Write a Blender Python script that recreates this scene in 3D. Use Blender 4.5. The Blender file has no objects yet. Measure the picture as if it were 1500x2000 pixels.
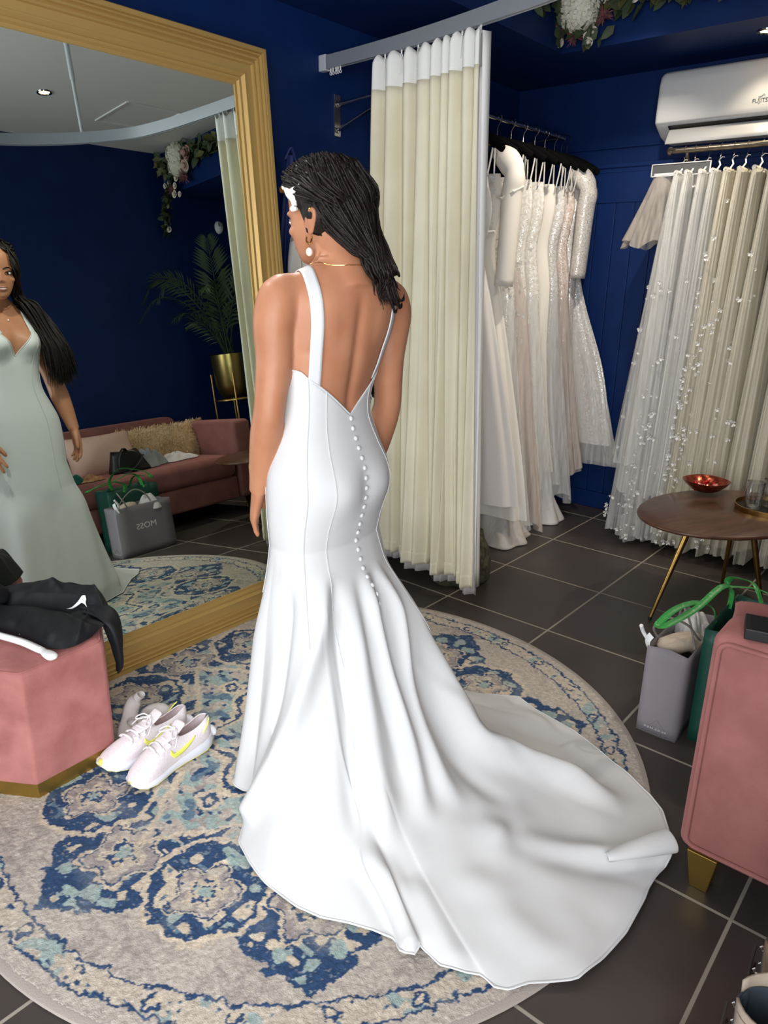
import bpy, bmesh, math, random
import numpy as np
from mathutils import Vector, Matrix
PI = math.pi
S = bpy.context.scene
COL = S.collection
# ---------------------------------------------------------------- camera
FPX, YAW, PITCH, ROLL = 1426.6, .6969, .3172, .0165
CAM = Vector((1.713, -4.006, 1.386))
fw = Vector((-math.sin(YAW)*math.cos(PITCH), math.cos(YAW)*math.cos(PITCH), -math.sin(PITCH)))
rt = Vector((math.cos(YAW), math.sin(YAW), 0)); up = rt.cross(fw)
rt, up = rt*math.cos(ROLL)+up*math.sin(ROLL), up*math.cos(ROLL)-rt*math.sin(ROLL)
cd = bpy.data.cameras.new('camera'); cam = bpy.data.objects.new('camera', cd); COL.objects.link(cam)
cd.sensor_fit = 'VERTICAL'; cd.sensor_height = 24; cd.lens = 24*FPX/2000; cd.clip_start = .05
cam.matrix_world = Matrix(((rt.x, up.x, -fw.x, CAM.x), (rt.y, up.y, -fw.y, CAM.y), (rt.z, up.z, -fw.z, CAM.z), (0, 0, 0, 1)))
S.camera = cam
# ---------------------------------------------------------------- world, daylight, exposure
S.view_settings.view_transform = 'Standard'; S.view_settings.look = 'None'
S.view_settings.gamma = 1; S.view_settings.use_curve_mapping = False
S.view_settings.exposure = 0.3
w = bpy.data.worlds.new('sky'); S.world = w; w.use_nodes = True
bg = w.node_tree.nodes['Background']; bg.inputs['Color'].default_value = (.80, .90, 1, 1); bg.inputs['Strength'].default_value = 1.0
def area(name, loc, aim, sx, sy, power, col):
    l = bpy.data.lights.new(name, 'AREA'); l.shape = 'RECTANGLE'; l.size = sx; l.size_y = sy; l.energy = power; l.color = col
    o = bpy.data.objects.new(name, l); COL.objects.link(o); o.location = loc
    o.rotation_euler = (Vector(aim)-Vector(loc)).to_track_quat('-Z', 'Y').to_euler(); return o
# daylight through the shop window in the front wall, behind the photographer
area('window_daylight', (1.30, -6.0, 1.4), (.5, 0, 1.0), 1.9, 2.1, 68, (.95, .97, 1))
area('door_daylight', (2.62, -4.75, 1.25), (-.8, -3.0, 1.0), 1.2, 2.1, 100, (.95, .97, 1))
S.cycles.max_bounces = 8
S.cycles.transparent_max_bounces = 24

# ---------------------------------------------------------------- helpers
def tag(o, label=None, cat=None, group=None, kind=None):
    if label: o['label'] = label
    if cat: o['category'] = cat
    if group: o['group'] = group
    if kind: o['kind'] = kind
    return o
def empty(name, loc=(0, 0, 0), label=None, cat=None, group=None, rz=0):
    o = bpy.data.objects.new(name, None); COL.objects.link(o); o.location = loc; o.rotation_euler = (0, 0, rz)
    o.empty_display_size = .05
    return tag(o, label, cat, group)
class MB:
    def __init__(s): s.v = []; s.f = []; s.m = []; s.mi = 0
    def add(s, vs, fs):
        o = len(s.v); s.v += [tuple(float(c) for c in p) for p in vs]
        for f in fs: s.f.append(tuple(i+o for i in f)); s.m.append(s.mi)
        return s
    def grid(s, P, cu=False, cv=False, flip=False):
        P = np.asarray(P, float); n, m = P.shape[:2]; fs = []
        for i in range(n if cu else n-1):
            for j in range(m if cv else m-1):
                a, b, c, d = i*m+j, ((i+1) % n)*m+j, ((i+1) % n)*m+(j+1) % m, i*m+(j+1) % m
                fs.append((a, d, c, b) if flip else (a, b, c, d))
        return s.add(P.reshape(-1, 3), fs)
    def box(s, c, sz, R=None):
        vs = []
        for x in (-.5, .5):
            for y in (-.5, .5):
                for z in (-.5, .5):
                    p = Vector((x*sz[0], y*sz[1], z*sz[2]))
                    if R is not None: p = R @ p
                    vs.append(p+Vector(c))
        return s.add(vs, [(0, 1, 3, 2), (4, 6, 7, 5), (0, 4, 5, 1), (2, 3, 7, 6), (0, 2, 6, 4), (1, 5, 7, 3)])
    def bar(s, p, q, wx, wz, upv=(0, 0, 1)):
        p, q = Vector(p), Vector(q); d = (q-p); L = d.length; d.normalize()
        x = d.cross(Vector(upv)); x = x.normalized() if x.length > 1e-6 else Vector((1, 0, 0)); z = x.cross(d)
        R = Matrix((x, d, z)).transposed()
        return s.box((p+q)/2, (wx, L, wz), R)
    def tube(s, pts, r, n=8, cap=True, closed=False, flat=1.0, upv=None):
        pts = [Vector(p) for p in pts]; N = len(pts)
        rr = list(r) if hasattr(r, '__len__') else [r]*N
        rings = []; prev = None
        for i, p in enumerate(pts):
            if closed: t = pts[(i+1) % N]-pts[i-1]
            else: t = pts[min(i+1, N-1)]-pts[max(i-1, 0)]
            if t.length < 1e-9: t = Vector((0, 0, 1))
            t.normalize()
            if upv is not None: a = Vector(upv)-t*t.dot(Vector(upv))
            elif prev is None:
                a = Vector((0, 0, 1)) if abs(t.z) < .9 else Vector((1, 0, 0)); a = a-t*t.dot(a)
            else: a = prev-t*t.dot(prev)
            if a.length < 1e-6: a = t.orthogonal()
            a.normalize(); prev = a; b = t.cross(a)
            rings.append([p+(a*math.cos(2*PI*k/n)*flat+b*math.sin(2*PI*k/n))*rr[i] for k in range(n)])
        s.grid([[tuple(q) for q in g] for g in rings], cu=closed, cv=True)
        if cap and not closed:
            o = len(s.v)-N*n
            s.f.append(tuple(o+k for k in range(n))[::-1]); s.m.append(s.mi)
            s.f.append(tuple(o+(N-1)*n+k for k in range(n))); s.m.append(s.mi)
        return s
    def lathe(s, prof, c=(0, 0, 0), n=24, wob=None):
        P = []
        for (r, z) in prof:
            P.append([(c[0]+r*math.cos(2*PI*k/n)*(wob(k/n, z) if wob else 1), c[1]+r*math.sin(2*PI*k/n)*(wob(k/n, z) if wob else 1), c[2]+z) for k in range(n)])
        return s.grid(P, cv=True, flip=True)
    def prism(s, poly, z0, z1):
        n = len(poly)
        vs = [(x, y, z0) for x, y in poly]+[(x, y, z1) for x, y in poly]
        fs = [(i, (i+1) % n, n+(i+1) % n, n+i) for i in range(n)]
        return s.add(vs, fs+[tuple(range(n))[::-1], tuple(range(n, 2*n))])
    def ball(s, c, r, n=8, m=6, sc=(1, 1, 1)):
        P = [[(c[0]+r*sc[0]*math.sin(PI*i/m)*math.cos(2*PI*k/n), c[1]+r*sc[1]*math.sin(PI*i/m)*math.sin(2*PI*k/n), c[2]+r*sc[2]*math.cos(PI*i/m)) for k in range(n)] for i in range(m+1)]
        return s.grid(P, cv=True)
    def xf(s, M):
        s.v = [tuple(M @ Vector(p)) for p in s.v]; return s
    def build(s, name, mat, parent=None, smooth=True, bevel=0, sub=0, solid=0, sharp=40, weld=False, bevel_seg=2, offset=-1):
        me = bpy.data.meshes.new(name); me.from_pydata(s.v, [], s.f)
        mats = mat if isinstance(mat, (list, tuple)) else [mat]
        for m in mats: me.materials.append(m)
        if len(mats) > 1: me.polygons.foreach_set('material_index', s.m)
        if smooth:
            me.polygons.foreach_set('use_smooth', [True]*len(me.polygons))
            if sharp: me.set_sharp_from_angle(angle=math.radians(sharp))
        me.update()
        o = bpy.data.objects.new(name, me); COL.objects.link(o)
        if parent is not None: o.parent = parent
        if weld: m = o.modifiers.new('weld', 'WELD'); m.merge_threshold = 1e-4
        if solid: m = o.modifiers.new('solid', 'SOLIDIFY'); m.thickness = solid; m.offset = offset
        if bevel: m = o.modifiers.new('bevel', 'BEVEL'); m.width = bevel; m.segments = bevel_seg; m.limit_method = 'ANGLE'; m.angle_limit = math.radians(35)
        if sub: m = o.modifiers.new('sub', 'SUBSURF'); m.levels = sub; m.render_levels = sub
        return o
def copy_tree(o, parent=None):
    c = o.copy(); COL.objects.link(c)
    if parent is not None: c.parent = parent
    for ch in list(o.children): copy_tree(ch, c)
    return c
def cat_path(pts, n):
    """smooth Catmull-Rom path through pts, n samples"""
    P = np.asarray(pts, float); N = len(P); out = []
    for t in np.linspace(0, N-1, n):
        i = min(int(t), N-2); u = t-i
        p0, p1, p2, p3 = P[max(i-1, 0)], P[i], P[i+1], P[min(i+2, N-1)]
        out.append(.5*((2*p1)+(-p0+p2)*u+(2*p0-5*p1+4*p2-p3)*u*u+(-p0+3*p1-3*p2+p3)*u**3))
    return np.array(out)
def lerp_tab(tab, z):
    """tab: rows (z, a, b, ...), smooth (cosine-free linear/cubic) interpolation on column 0"""
    T = np.asarray(tab, float); z = np.clip(z, T[0, 0], T[-1, 0])
    i = int(np.clip(np.searchsorted(T[:, 0], z)-1, 0, len(T)-2))
    t = (z-T[i, 0])/(T[i+1, 0]-T[i, 0])
    p1, p2 = T[i, 1:], T[i+1, 1:]
    m1 = (T[i+1, 1:]-T[i-1, 1:])/(T[i+1, 0]-T[i-1, 0]) if i > 0 else (p2-p1)/(T[i+1, 0]-T[i, 0])
    m2 = (T[i+2, 1:]-T[i, 1:])/(T[i+2, 0]-T[i, 0]) if i < len(T)-2 else (p2-p1)/(T[i+1, 0]-T[i, 0])
    h = T[i+1, 0]-T[i, 0]
    return (2*t**3-3*t*t+1)*p1+(t**3-2*t*t+t)*h*m1+(-2*t**3+3*t*t)*p2+(t**3-t*t)*h*m2
def sm(a, b, x):
    t = np.clip((np.asarray(x, float)-a)/(b-a), 0, 1); return t*t*(3-2*t)

# ---------------------------------------------------------------- materials
def lin(c): return tuple(((v/255+.055)/1.055)**2.4 if v > 10 else v/255/12.92 for v in c)
def mat(name, col, rough=.6, metal=0, col2=None, ns=20, nd=3, bump=0, bs=200, sheen=0, spec=.5, trans=0, alpha=1, ior=1.45,
        stretch=(1, 1, 1), bstretch=(1, 1, 1), emit=None, es=0, sss=0, coat=0, ramp=(.35, .65), sheen_tint=None):
    m = bpy.data.materials.new(name); m.use_nodes = True; nt = m.node_tree; N = nt.nodes; L = nt.links
    b = N['Principled BSDF']; c = lin(col)+(1,)
    b.inputs['Base Color'].default_value = c; b.inputs['Roughness'].default_value = rough; b.inputs['Metallic'].default_value = metal
    b.inputs['Specular IOR Level'].default_value = spec; b.inputs['IOR'].default_value = ior
    b.inputs['Transmission Weight'].default_value = trans; b.inputs['Alpha'].default_value = alpha
    b.inputs['Coat Weight'].default_value = coat
    if sheen:
        b.inputs['Sheen Weight'].default_value = sheen; b.inputs['Sheen Roughness'].default_value = .4
        b.inputs['Sheen Tint'].default_value = (lin(sheen_tint)+(1,)) if sheen_tint else c
    if sss: b.inputs['Subsurface Weight'].default_value = sss; b.inputs['Subsurface Radius'].default_value = (.012, .005, .003); b.inputs['Subsurface Scale'].default_value = 1
    if emit: b.inputs['Emission Color'].default_value = lin(emit)+(1,); b.inputs['Emission Strength'].default_value = es
    tc = N.new('ShaderNodeTexCoord')
    if col2:
        mp = N.new('ShaderNodeMapping'); mp.inputs['Scale'].default_value = stretch; L.new(tc.outputs['Object'], mp.inputs['Vector'])
        n = N.new('ShaderNodeTexNoise'); n.inputs['Scale'].default_value = ns; n.inputs['Detail'].default_value = nd; L.new(mp.outputs[0], n.inputs['Vector'])
        r = N.new('ShaderNodeValToRGB'); r.color_ramp.elements[0].position = ramp[0]; r.color_ramp.elements[1].position = ramp[1]
        r.color_ramp.elements[0].color = c; r.color_ramp.elements[1].color = lin(col2)+(1,)
        L.new(n.outputs['Fac'], r.inputs['Fac']); L.new(r.outputs['Color'], b.inputs['Base Color'])
    if bump:
        mp = N.new('ShaderNodeMapping'); mp.inputs['Scale'].default_value = bstretch; L.new(tc.outputs['Object'], mp.inputs['Vector'])
        n = N.new('ShaderNodeTexNoise'); n.inputs['Scale'].default_value = bs; n.inputs['Detail'].default_value = 3; L.new(mp.outputs[0], n.inputs['Vector'])
        bp = N.new('ShaderNodeBump'); bp.inputs['Strength'].default_value = bump; bp.inputs['Distance'].default_value = .002
        L.new(n.outputs['Fac'], bp.inputs['Height']); L.new(bp.outputs['Normal'], b.inputs['Normal'])
    return m
def nodes(m): return m.node_tree.nodes, m.node_tree.links, m.node_tree.nodes['Principled BSDF']
M = {}
M['blue'] = mat('navy_wall_paint', (10, 37, 87), .5, spec=.25, col2=(12, 41, 94), ns=6, bump=.08, bs=120)
M['white_ceiling'] = mat('white_ceiling_paint', (226, 224, 220), .9, bump=.05, bs=60)
M['gold_frame'] = mat('gilded_wood', (178, 146, 86), .40, .35, bump=.06, bs=160)
M['brass'] = mat('brushed_brass', (176, 140, 80), .32, 1, bump=.05, bs=300, bstretch=(1, 1, .05))
M['gold_plinth'] = mat('gold_plinth', (165, 135, 68), .4, .9, bump=.15, bs=150, bstretch=(1, 1, .1))
M['chrome'] = mat('polished_chrome', (210, 205, 198), .12, 1)
M['white_metal'] = mat('white_powder_metal', (205, 208, 212), .4, .15)
M['alu'] = mat('satin_aluminium', (176, 180, 186), .38, .55)
M['white_plastic'] = mat('white_plastic', (232, 232, 230), .35)
M['grey_plastic'] = mat('grey_plastic', (150, 152, 155), .4)
M['black'] = mat('black_plastic', (14, 14, 15), .5)
M['velvet'] = mat('rose_velvet', (150, 94, 89), .75, col2=(178, 118, 112), ns=9, nd=5, bump=.35, bs=260, sheen=.55, spec=.15, sheen_tint=(236, 170, 165))
M['velvet_top'] = M['velvet']
M['sofa_velvet'] = mat('sofa_velvet', (138, 89, 85), .8, col2=(150, 99, 94), ns=12, nd=4, bump=.25, bs=320, sheen=.3, spec=.12, sheen_tint=(232, 165, 160))
M['skin'] = mat('skin', (182, 127, 95), .45, col2=(174, 117, 86), ns=14, bump=.12, bs=350, sss=.10, spec=.4)
M['hair'] = mat('dark_hair', (20, 14, 12), .5, bump=.9, bs=220, bstretch=(1, 1, .35), spec=.3, col2=(32, 23, 19), ns=60)
M['crepe'] = mat('white_crepe', (207, 207, 206), .55, bump=.1, bs=900, spec=.25)
M['mirror'] = mat('mirror_silver', (224, 234, 227), .0, 1)
# ================================================================ ROOM SHELL
XL, XR, YB, YF, ZC, ZB = -.83, 2.30, .22, -5.6, 2.72, 2.41
def structure(name, mb, m, **k):
    o = mb.build(name, m, smooth=False, **k); o['kind'] = 'structure'; return o
# floor tiles, half a metre square, pale grout
ft = mat('charcoal_tile', (58, 53, 50), .33, col2=(72, 65, 61), ns=2.2, nd=4, spec=.45, bump=.05, bs=30)
N, L, B = nodes(ft)
tc = N.new('ShaderNodeTexCoord'); sx = N.new('ShaderNodeSeparateXYZ'); L.new(tc.outputs['Object'], sx.inputs[0])
def mth(op, a, b=None, c=None):
    n = N.new('ShaderNodeMath'); n.operation = op
    for i, v in enumerate((a, b, c)):
        if v is None: continue
        if isinstance(v, (int, float)): n.inputs[i].default_value = v
        else: L.new(v, n.inputs[i])
    return n.outputs[0]
g = [mth('LESS_THAN', mth('ABSOLUTE', mth('SUBTRACT', mth('FRACT', mth('ADD', mth('DIVIDE', sx.outputs[k], .5), 100.5)), .5)), .0082) for k in (0, 1)]
gm = mth('MAXIMUM', g[0], g[1])
src = B.inputs['Base Color'].links[0].from_socket
mx = N.new('ShaderNodeMix'); mx.data_type = 'RGBA'; L.new(gm, mx.inputs[0]); L.new(src, mx.inputs[6])
mx.inputs[7].default_value = lin((150, 142, 130))+(1,)
L.new(mx.outputs[2], B.inputs['Base Color'])
L.new(mth('ADD', mth('MULTIPLY', gm, .5), .36), B.inputs['Roughness'])
structure('floor', MB().box(((XL+XR)/2, (YF+YB)/2, -.05), (XR-XL+.4, YB-YF+.4, .1)), ft)
structure('wall_left', MB().box((XL-.05, (YF+YB)/2, ZC/2), (.1, YB-YF, ZC)), M['blue'])
DY0, DY1, DZ1 = -5.4, -4.1, 2.35
structure('wall_right', MB().box((XR+.05, (DY1+YB)/2, ZC/2), (.1, YB-DY1, ZC)).box((XR+.05, (DY0+YF)/2, ZC/2), (.1, DY0-YF, ZC)).box((XR+.05, (DY0+DY1)/2, (DZ1+ZC)/2), (.1, DY1-DY0, ZC-DZ1)), M['blue'])
dfm = MB()
for y in (DY0+.04, DY1-.04): dfm.box((XR+.05, y, DZ1/2), (.06, .08, DZ1))
dfm.box((XR+.05, (DY0+DY1)/2, DZ1-.04), (.06, DY1-DY0-.16, .08)).box((XR+.05, (DY0+DY1)/2, .06), (.06, DY1-DY0-.16, .12))
door = structure('door_1', dfm, M['black'])
structure('wall_back', MB().box(((XL+XR)/2, YB+.05, ZC/2), (XR-XL+.2, .1, ZC)), M['blue'])
WX0, WX1, WZ0, WZ1 = .30, 2.2, .3, 2.5
fwm = MB()
for x0, x1, z0, z1 in ((XL-.1, WX0, 0, ZC), (WX1, XR+.1, 0, ZC), (WX0, WX1, 0, WZ0), (WX0, WX1, WZ1, ZC)):
    fwm.box(((x0+x1)/2, YF-.05, (z0+z1)/2), (x1-x0, .1, z1-z0))
structure('wall_front', fwm, M['blue'])
wf = MB()
for x in (WX0+.03, WX1-.03): wf.box((x, YF-.05, (WZ0+WZ1)/2), (.06, .08, WZ1-WZ0))
for z in (WZ0+.03, WZ1-.03): wf.box(((WX0+WX1)/2, YF-.05, z), (WX1-WX0, .08, .06))
win = structure('window_1', wf, M['white_plastic'])
gl = bpy.data.materials.new('window_glass'); gl.use_nodes = True; nt = gl.node_tree; nt.nodes.clear()
o_ = nt.nodes.new('ShaderNodeOutputMaterial'); mxs = nt.nodes.new('ShaderNodeMixShader'); tr = nt.nodes.new('ShaderNodeBsdfTransparent'); gs = nt.nodes.new('ShaderNodeBsdfGlossy'); gs.inputs['Roughness'].default_value = .02
mxs.inputs[0].default_value = .06; nt.links.new(tr.outputs[0], mxs.inputs[1]); nt.links.new(gs.outputs[0], mxs.inputs[2]); nt.links.new(mxs.outputs[0], o_.inputs[0])
MB().box(((WX0+WX1)/2, YF-.05, (WZ0+WZ1)/2), (WX1-WX0-.1, .006, WZ1-WZ0-.1)).build('pane', gl, win, smooth=False)
MB().box((XR+.05, (DY0+DY1)/2, (DZ1+.04)/2), (.006, DY1-DY0-.16, DZ1-.2)).build('pane', gl, door, smooth=False)
structure('ceiling', MB().box(((XL+XR)/2, (YF+YB)/2, ZC+.05), (XR-XL+.2, YB-YF+.2, .1)), M['white_ceiling'])
BX, BY = -.272, -.34
bk = MB(); bk.box(((XL+BX)/2, (YF+YB)/2, (ZB+ZC)/2), (BX-XL, YB-YF, ZC-ZB))
bk.box(((BX+XR)/2, (BY+YB)/2, (ZB+ZC)/2), (XR-BX, YB-BY, ZC-ZB))
structure('trim_1', bk, M['blue'])
# panelling on the back wall: dado rail, lower rail, vertical boards
t2 = MB()
t2.box(((XL+XR)/2, YB-.012, 1.965), (XR-XL, .024, .022)).box(((XL+XR)/2, YB-.008, 1.945), (XR-XL, .016, .03)).box(((XL+XR)/2, YB-.006, 2.06), (XR-XL, .012, .012))
t2.box(((XL+XR)/2, YB-.007, 1.86), (XR-XL, .014, .17))
structure('trim_2', t2, M['blue'], bevel=.003)
t3 = MB()
x = XL+.01
while x < XR-.01:
    x1 = min(x+.108, XR); t3.box(((x+x1)/2, YB-.005, .94), (x1-x, .01, 1.68)); x += .1105
structure('trim_3', t3, M['blue'], bevel=.003)
structure('baseboard_back', MB().box(((XL+XR)/2, YB-.011, .05), (XR-XL, .022, .1)), M['blue'], bevel=.004)
structure('baseboard_left', MB().box((XL+.009, (YF+YB)/2, .05), (.018, YB-YF, .1)), M['blue'], bevel=.004)
structure('baseboard_right', MB().box((XR-.009, (DY1+YB)/2, .05), (.018, YB-DY1, .1)), M['blue'], bevel=.004)
# ceiling access hatch
hm = MB(); hx, hy, hs = 1.62, -.93, .20
for a, b in (((-1, -1), (1, -1)), ((1, -1), (1, 1)), ((1, 1), (-1, 1)), ((-1, 1), (-1, -1))):
    hm.bar((hx+a[0]*hs, hy+a[1]*hs, ZC-.004), (hx+b[0]*hs, hy+b[1]*hs, ZC-.004), .014, .008)
ho = hm.build('ceiling_hatch', M['white_plastic'], smooth=False)
tag(ho, 'square white access hatch trim flush in the white ceiling, seen in the mirror', 'ceiling hatch')
# recessed downlights, plus added fill lamps
glow = mat('lamp_glow', (255, 226, 170), emit=(255, 214, 140), es=9)
def downlight(x, y, z, label, power, size=95, col=(1, .78, .5), aim=None):
    e = empty('downlight', (x, y, z), label, 'ceiling light', 'recessed downlights')
    MB().lathe([(.030, -.001), (.033, -.006), (.043, -.006), (.045, -.001), (.045, .0)], n=32).build('bezel', M['chrome'], e)
    MB().lathe([(.0, -.002), (.029, -.002), (.030, 0)], n=24).build('lamp', glow, e)
    l = bpy.data.lights.new('downlight_beam', 'SPOT'); l.energy = power; l.color = col; l.spot_size = math.radians(size); l.spot_blend = .6; l.shadow_soft_size = .03
    lo = bpy.data.objects.new('downlight_beam', l); COL.objects.link(lo); lo.parent = e; lo.location = (0, 0, -.02)
    if aim: lo.rotation_euler = (Vector(aim)-Vector((x, y, z))).to_track_quat('-Z', 'Y').to_euler()
downlight(.605, -.14, ZB, 'glowing recessed downlight in the blue lowered ceiling above the air conditioner', 4.5, 95, (1, .84, .62))
downlight(1.525, -1.61, ZC, 'glowing recessed downlight in the white ceiling, seen in the mirror', 9)
downlight(.30, -.90, ZC, 'added unseen fill lamp in the white ceiling above the dress rails', 54, 74, (1, .90, .78), (-.15, .05, .9))  # added out of view to brighten the hanging dresses
downlight(-.50, -2.25, ZB, 'added unseen fill lamp in the lowered ceiling above the mirror, nearer the curtain', 36, 52, (1, .96, .90), (.28, -2.60, 1.0))  # added out of view to light the bride's front
downlight(-.50, -3.05, ZB, 'added unseen fill lamp in the lowered ceiling above the mirror, nearer the shop window', 36, 52, (1, .96, .90), (.28, -2.62, 1.0))  # second unseen lamp added to brighten her front
downlight(1.60, -.14, ZB, 'added unseen fill lamp in the lowered ceiling beyond the air conditioner', 46, 110, (1, .88, .72), (.7, -.25, .9))  # unseen lamp added to lift the tulle skirts

# ================================================================ FLOOR MIRROR (leaning)
mir = empty('floor_mirror', (-.503, 0, 0), 'huge floor mirror in a wide stepped gold frame leaning on the blue wall', 'mirror')
mir.rotation_euler = (0, -math.atan(.081), 0)
OY0, OY1, OZ0, OZ1 = -3.62, -1.93, 0.002, 2.165
prof = [(.0, -.035), (.0, .047), (.003, .050), (.017, .050), (.0185, .043), (.022, .046), (.026, .044), (.028, .036), (.034, .039), (.040, .037), (.0425, .028), (.050, .031), (.056, .029),
        (.059, .021), (.085, .019), (.087, .024), (.092, .024), (.103, .011), (.1045, .014), (.112, .013), (.118, .004), (.128, .004), (.132, -.004), (.132, -.02)]
P = []
for d, h in prof:
    P.append([(h, OY0+d, OZ0+d), (h, OY1-d, OZ0+d), (h, OY1-d, OZ1-d), (h, OY0+d, OZ1-d)])
MB().grid(P, cv=True).build('frame', M['gold_frame'], mir, sharp=20)
MB().grid([[(0, OY0+.125, OZ0+.125), (0, OY1-.125, OZ0+.125)], [(0, OY0+.125, OZ1-.125), (0, OY1-.125, OZ1-.125)]], flip=True).build('glass', M['mirror'], mir, smooth=False)
MB().box((-.03, (OY0+OY1)/2, (OZ0+OZ1)/2), (.012, OY1-OY0-.02, OZ1-OZ0-.02)).build('backing_board', M['black'], mir, smooth=False)

# ================================================================ ROUND RUG
RC = (.30, -2.642)
def vnoise(x, y, f, seed):
    x = x*f+seed*17.31; y = y*f+seed*9.73
    xi, yi = np.floor(x).astype(np.int64), np.floor(y).astype(np.int64); u, v = x-xi, y-yi
    u, v = u*u*(3-2*u), v*v*(3-2*v)
    def h(a, b):
        n = (a*374761393+b*668265263+seed*974634617) & 0x7fffffff
        n = ((n ^ (n >> 13))*1274126177) & 0x7fffffff
        return ((n ^ (n >> 16)) & 0xffff)/65535.
    return (h(xi, yi)*(1-u)+h(xi+1, yi)*u)*(1-v)+(h(xi, yi+1)*(1-u)+h(xi+1, yi+1)*u)*v
def rug_colour(x, y):
    jx = x+.007*(vnoise(x, y, 150, 41)-.5)+.010*(vnoise(x, y, 90, 1)-.5)+.016*(vnoise(x, y, 38, 2)-.5); jy = y+.007*(vnoise(x, y, 150, 43)-.5)+.010*(vnoise(x, y, 90, 3)-.5)+.016*(vnoise(x, y, 38, 4)-.5)
    r = np.hypot(jx, jy); th = np.degrees(np.arctan2(jy, jx))
    a = (th+22.5) % 45-22.5; sp = r*np.sin(np.radians(a)); cp = r*np.cos(np.radians(a))          # pointed-lobe axis
    b = th % 45-22.5; sr = r*np.sin(np.radians(b)); cr = r*np.cos(np.radians(b))                  # round-lobe axis
    n1 = vnoise(x, y, 55, 5); n2 = vnoise(x, y, 28, 6); n3 = vnoise(x, y, 110, 7); n4 = vnoise(x, y, 9, 8); n5 = vnoise(x, y, 70, 9)
    field = np.array((178, 168, 157.)); field2 = np.array((156, 147, 140.)); cream = np.array((193, 179, 159.)); navy = np.array((50, 72, 104.)); teal = np.array((146, 162, 158.)); grey = np.array((150, 141, 138.)); blue2 = np.array((92, 114, 132.))
    C = field[None]*(1-.0)+np.zeros((len(x), 3)); k = sm(.45, .8, .55*n4+.45*n1)[:, None]; C = C*(1-k)+field2*k
    def put(mask, col):
        C[mask] = col
    # pointed lobe
    hw = np.interp(cp, [.50, .58, .66, .72, .76, .79, .81, .83, .85, .876], [.10, .125, .135, .165, .15, .09, .105, .06, .03, 0.])
    lobe = (np.abs(sp) < hw) & (cp > .5) & (cp < .876)
    put(lobe, navy)
    q = lobe & (n2 > .76) & (np.abs(sp) < hw-.022); put(q, teal)
    q = lobe & (n2 < .19) & (np.abs(sp) < hw-.022); put(q, cream)
    def blob(cx, cy, R, col, A=sp, Bc=cp, edge=None):
        d = np.hypot((A-cx), (Bc-cy))
        if edge is not None: put(lobe2 & (d < R+.012), edge)
        put(lobe2 & (d < R), col)
    lobe2 = np.ones(len(x), bool)
    for sx_ in (-1, 1):
        blob(sx_*.060, .772, .022, teal); blob(sx_*.112, .725, .014, cream); blob(sx_*.030, .742, .012, cream)
    blob(0, .805, .020, teal)
    # round lobe with cream rim
    ang = np.arctan2(cr-.63, sr); dr = np.hypot(sr, (cr-.63))*(1+.03*np.cos(7*ang))
    put(dr < .158, cream); put(dr < .142, navy)
    put((dr < .128) & (n2 > .68), cream); put((dr < .128) & (n2 < .25), teal); put((dr < .13) & (n1 > .82), blue2)
    # grey flowers
    for A_, B_, cy, R in ((sp, cp, .655, .083), (sr, cr, .645, .072)):
        an = np.arctan2(B_-cy, A_); d = np.hypot(A_, B_-cy)/(R*(1+.2*np.cos(5*an+1.57)))
        put(d < 1.12, cream); put(d < 1.02, navy); put(d < .95, grey); put((d < .93) & (n1 > .55), field); put((d < .62) & (d > .52), cream); put((d < .5) & (n3 > .5), navy); put((d < .5) & (n3 <= .5), cream); put((d < .22), teal)
    # inner ground and star
    inner = (r < .60) & ~lobe | (r < .52)
    put((r < .56) & (dr > .158) & ~((np.abs(sp) < .10) & (cp > .52)), navy)
    q = (r < .56) & (dr > .158) & (n2 > .50) & (cp < .56); put(q, field); q = q & (n1 > .6); put(q, teal)
    sw = np.interp(np.abs(a), [0, 6, 11, 16, 22.5], [.59, .51, .475, .425, .40])
    st = r < sw; put(r < sw+.022, cream); put(st, teal)
    put(st & (n2 > .60), field); put(st & (n1 < .27), navy); put(st & (n5 > .78), grey); put(st & (n2 < .26), blue2)
    for rr_, w_ in ((.30, .016), (.17, .014)):
        d = np.abs(r-rr_*(1+.12*np.cos(np.radians(a)*8))); put(d < w_+.012, cream); put(d < w_*.5, navy)
    an2 = np.hypot(sp, cp-.40)
    put(an2 < .040, cream); put(an2 < .026, navy); put(an2 < .013, cream)
    put((r < .11) & (n1 > .45), navy)
    # border
    bd = (r > .892) & (r < .945); put(bd, (field+cream)/2)
    put(bd & (n2 > .66) & (n1 > .3), teal); put(bd & (n5 > .88), blue2); put(bd & (n5 > .93), navy)
    m = ((th+3) % 11.25)-5.6; sm_ = np.radians(m)*r
    dd = np.hypot(sm_/1.0, r-.918); put(bd & (dd < .02), cream); put(bd & (dd < .019) & (dd > .010) & (n1 > .32), navy)
    for rr_ in (.890, .947): put(np.abs(r-rr_) < .0036, navy)
    put(r > .951, field)
    # worn, heathered pile
    wv = (.90+.20*vnoise(x, y, 260, 11))*(.95+.10*n3)
    k = (.30*sm(.55, .9, vnoise(x, y, 17, 12)))[:, None]
    worn = (vnoise(x, y, 210, 51) > .80) & (vnoise(x, y, 24, 52) > .35); C[worn] = (C[worn]+field)/2
    C2 = C*(1-k)+field*k
    return np.clip(C2*wv[:, None], 0, 255)
n = 620; gx = np.linspace(-1, 1, n)
X, Y = np.meshgrid(gx, gx, indexing='ij'); rr = np.hypot(X, Y)
keep = rr <= .996; idx = -np.ones((n, n), int); idx[keep] = np.arange(keep.sum())
vx, vy = X[keep], Y[keep]
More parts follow.
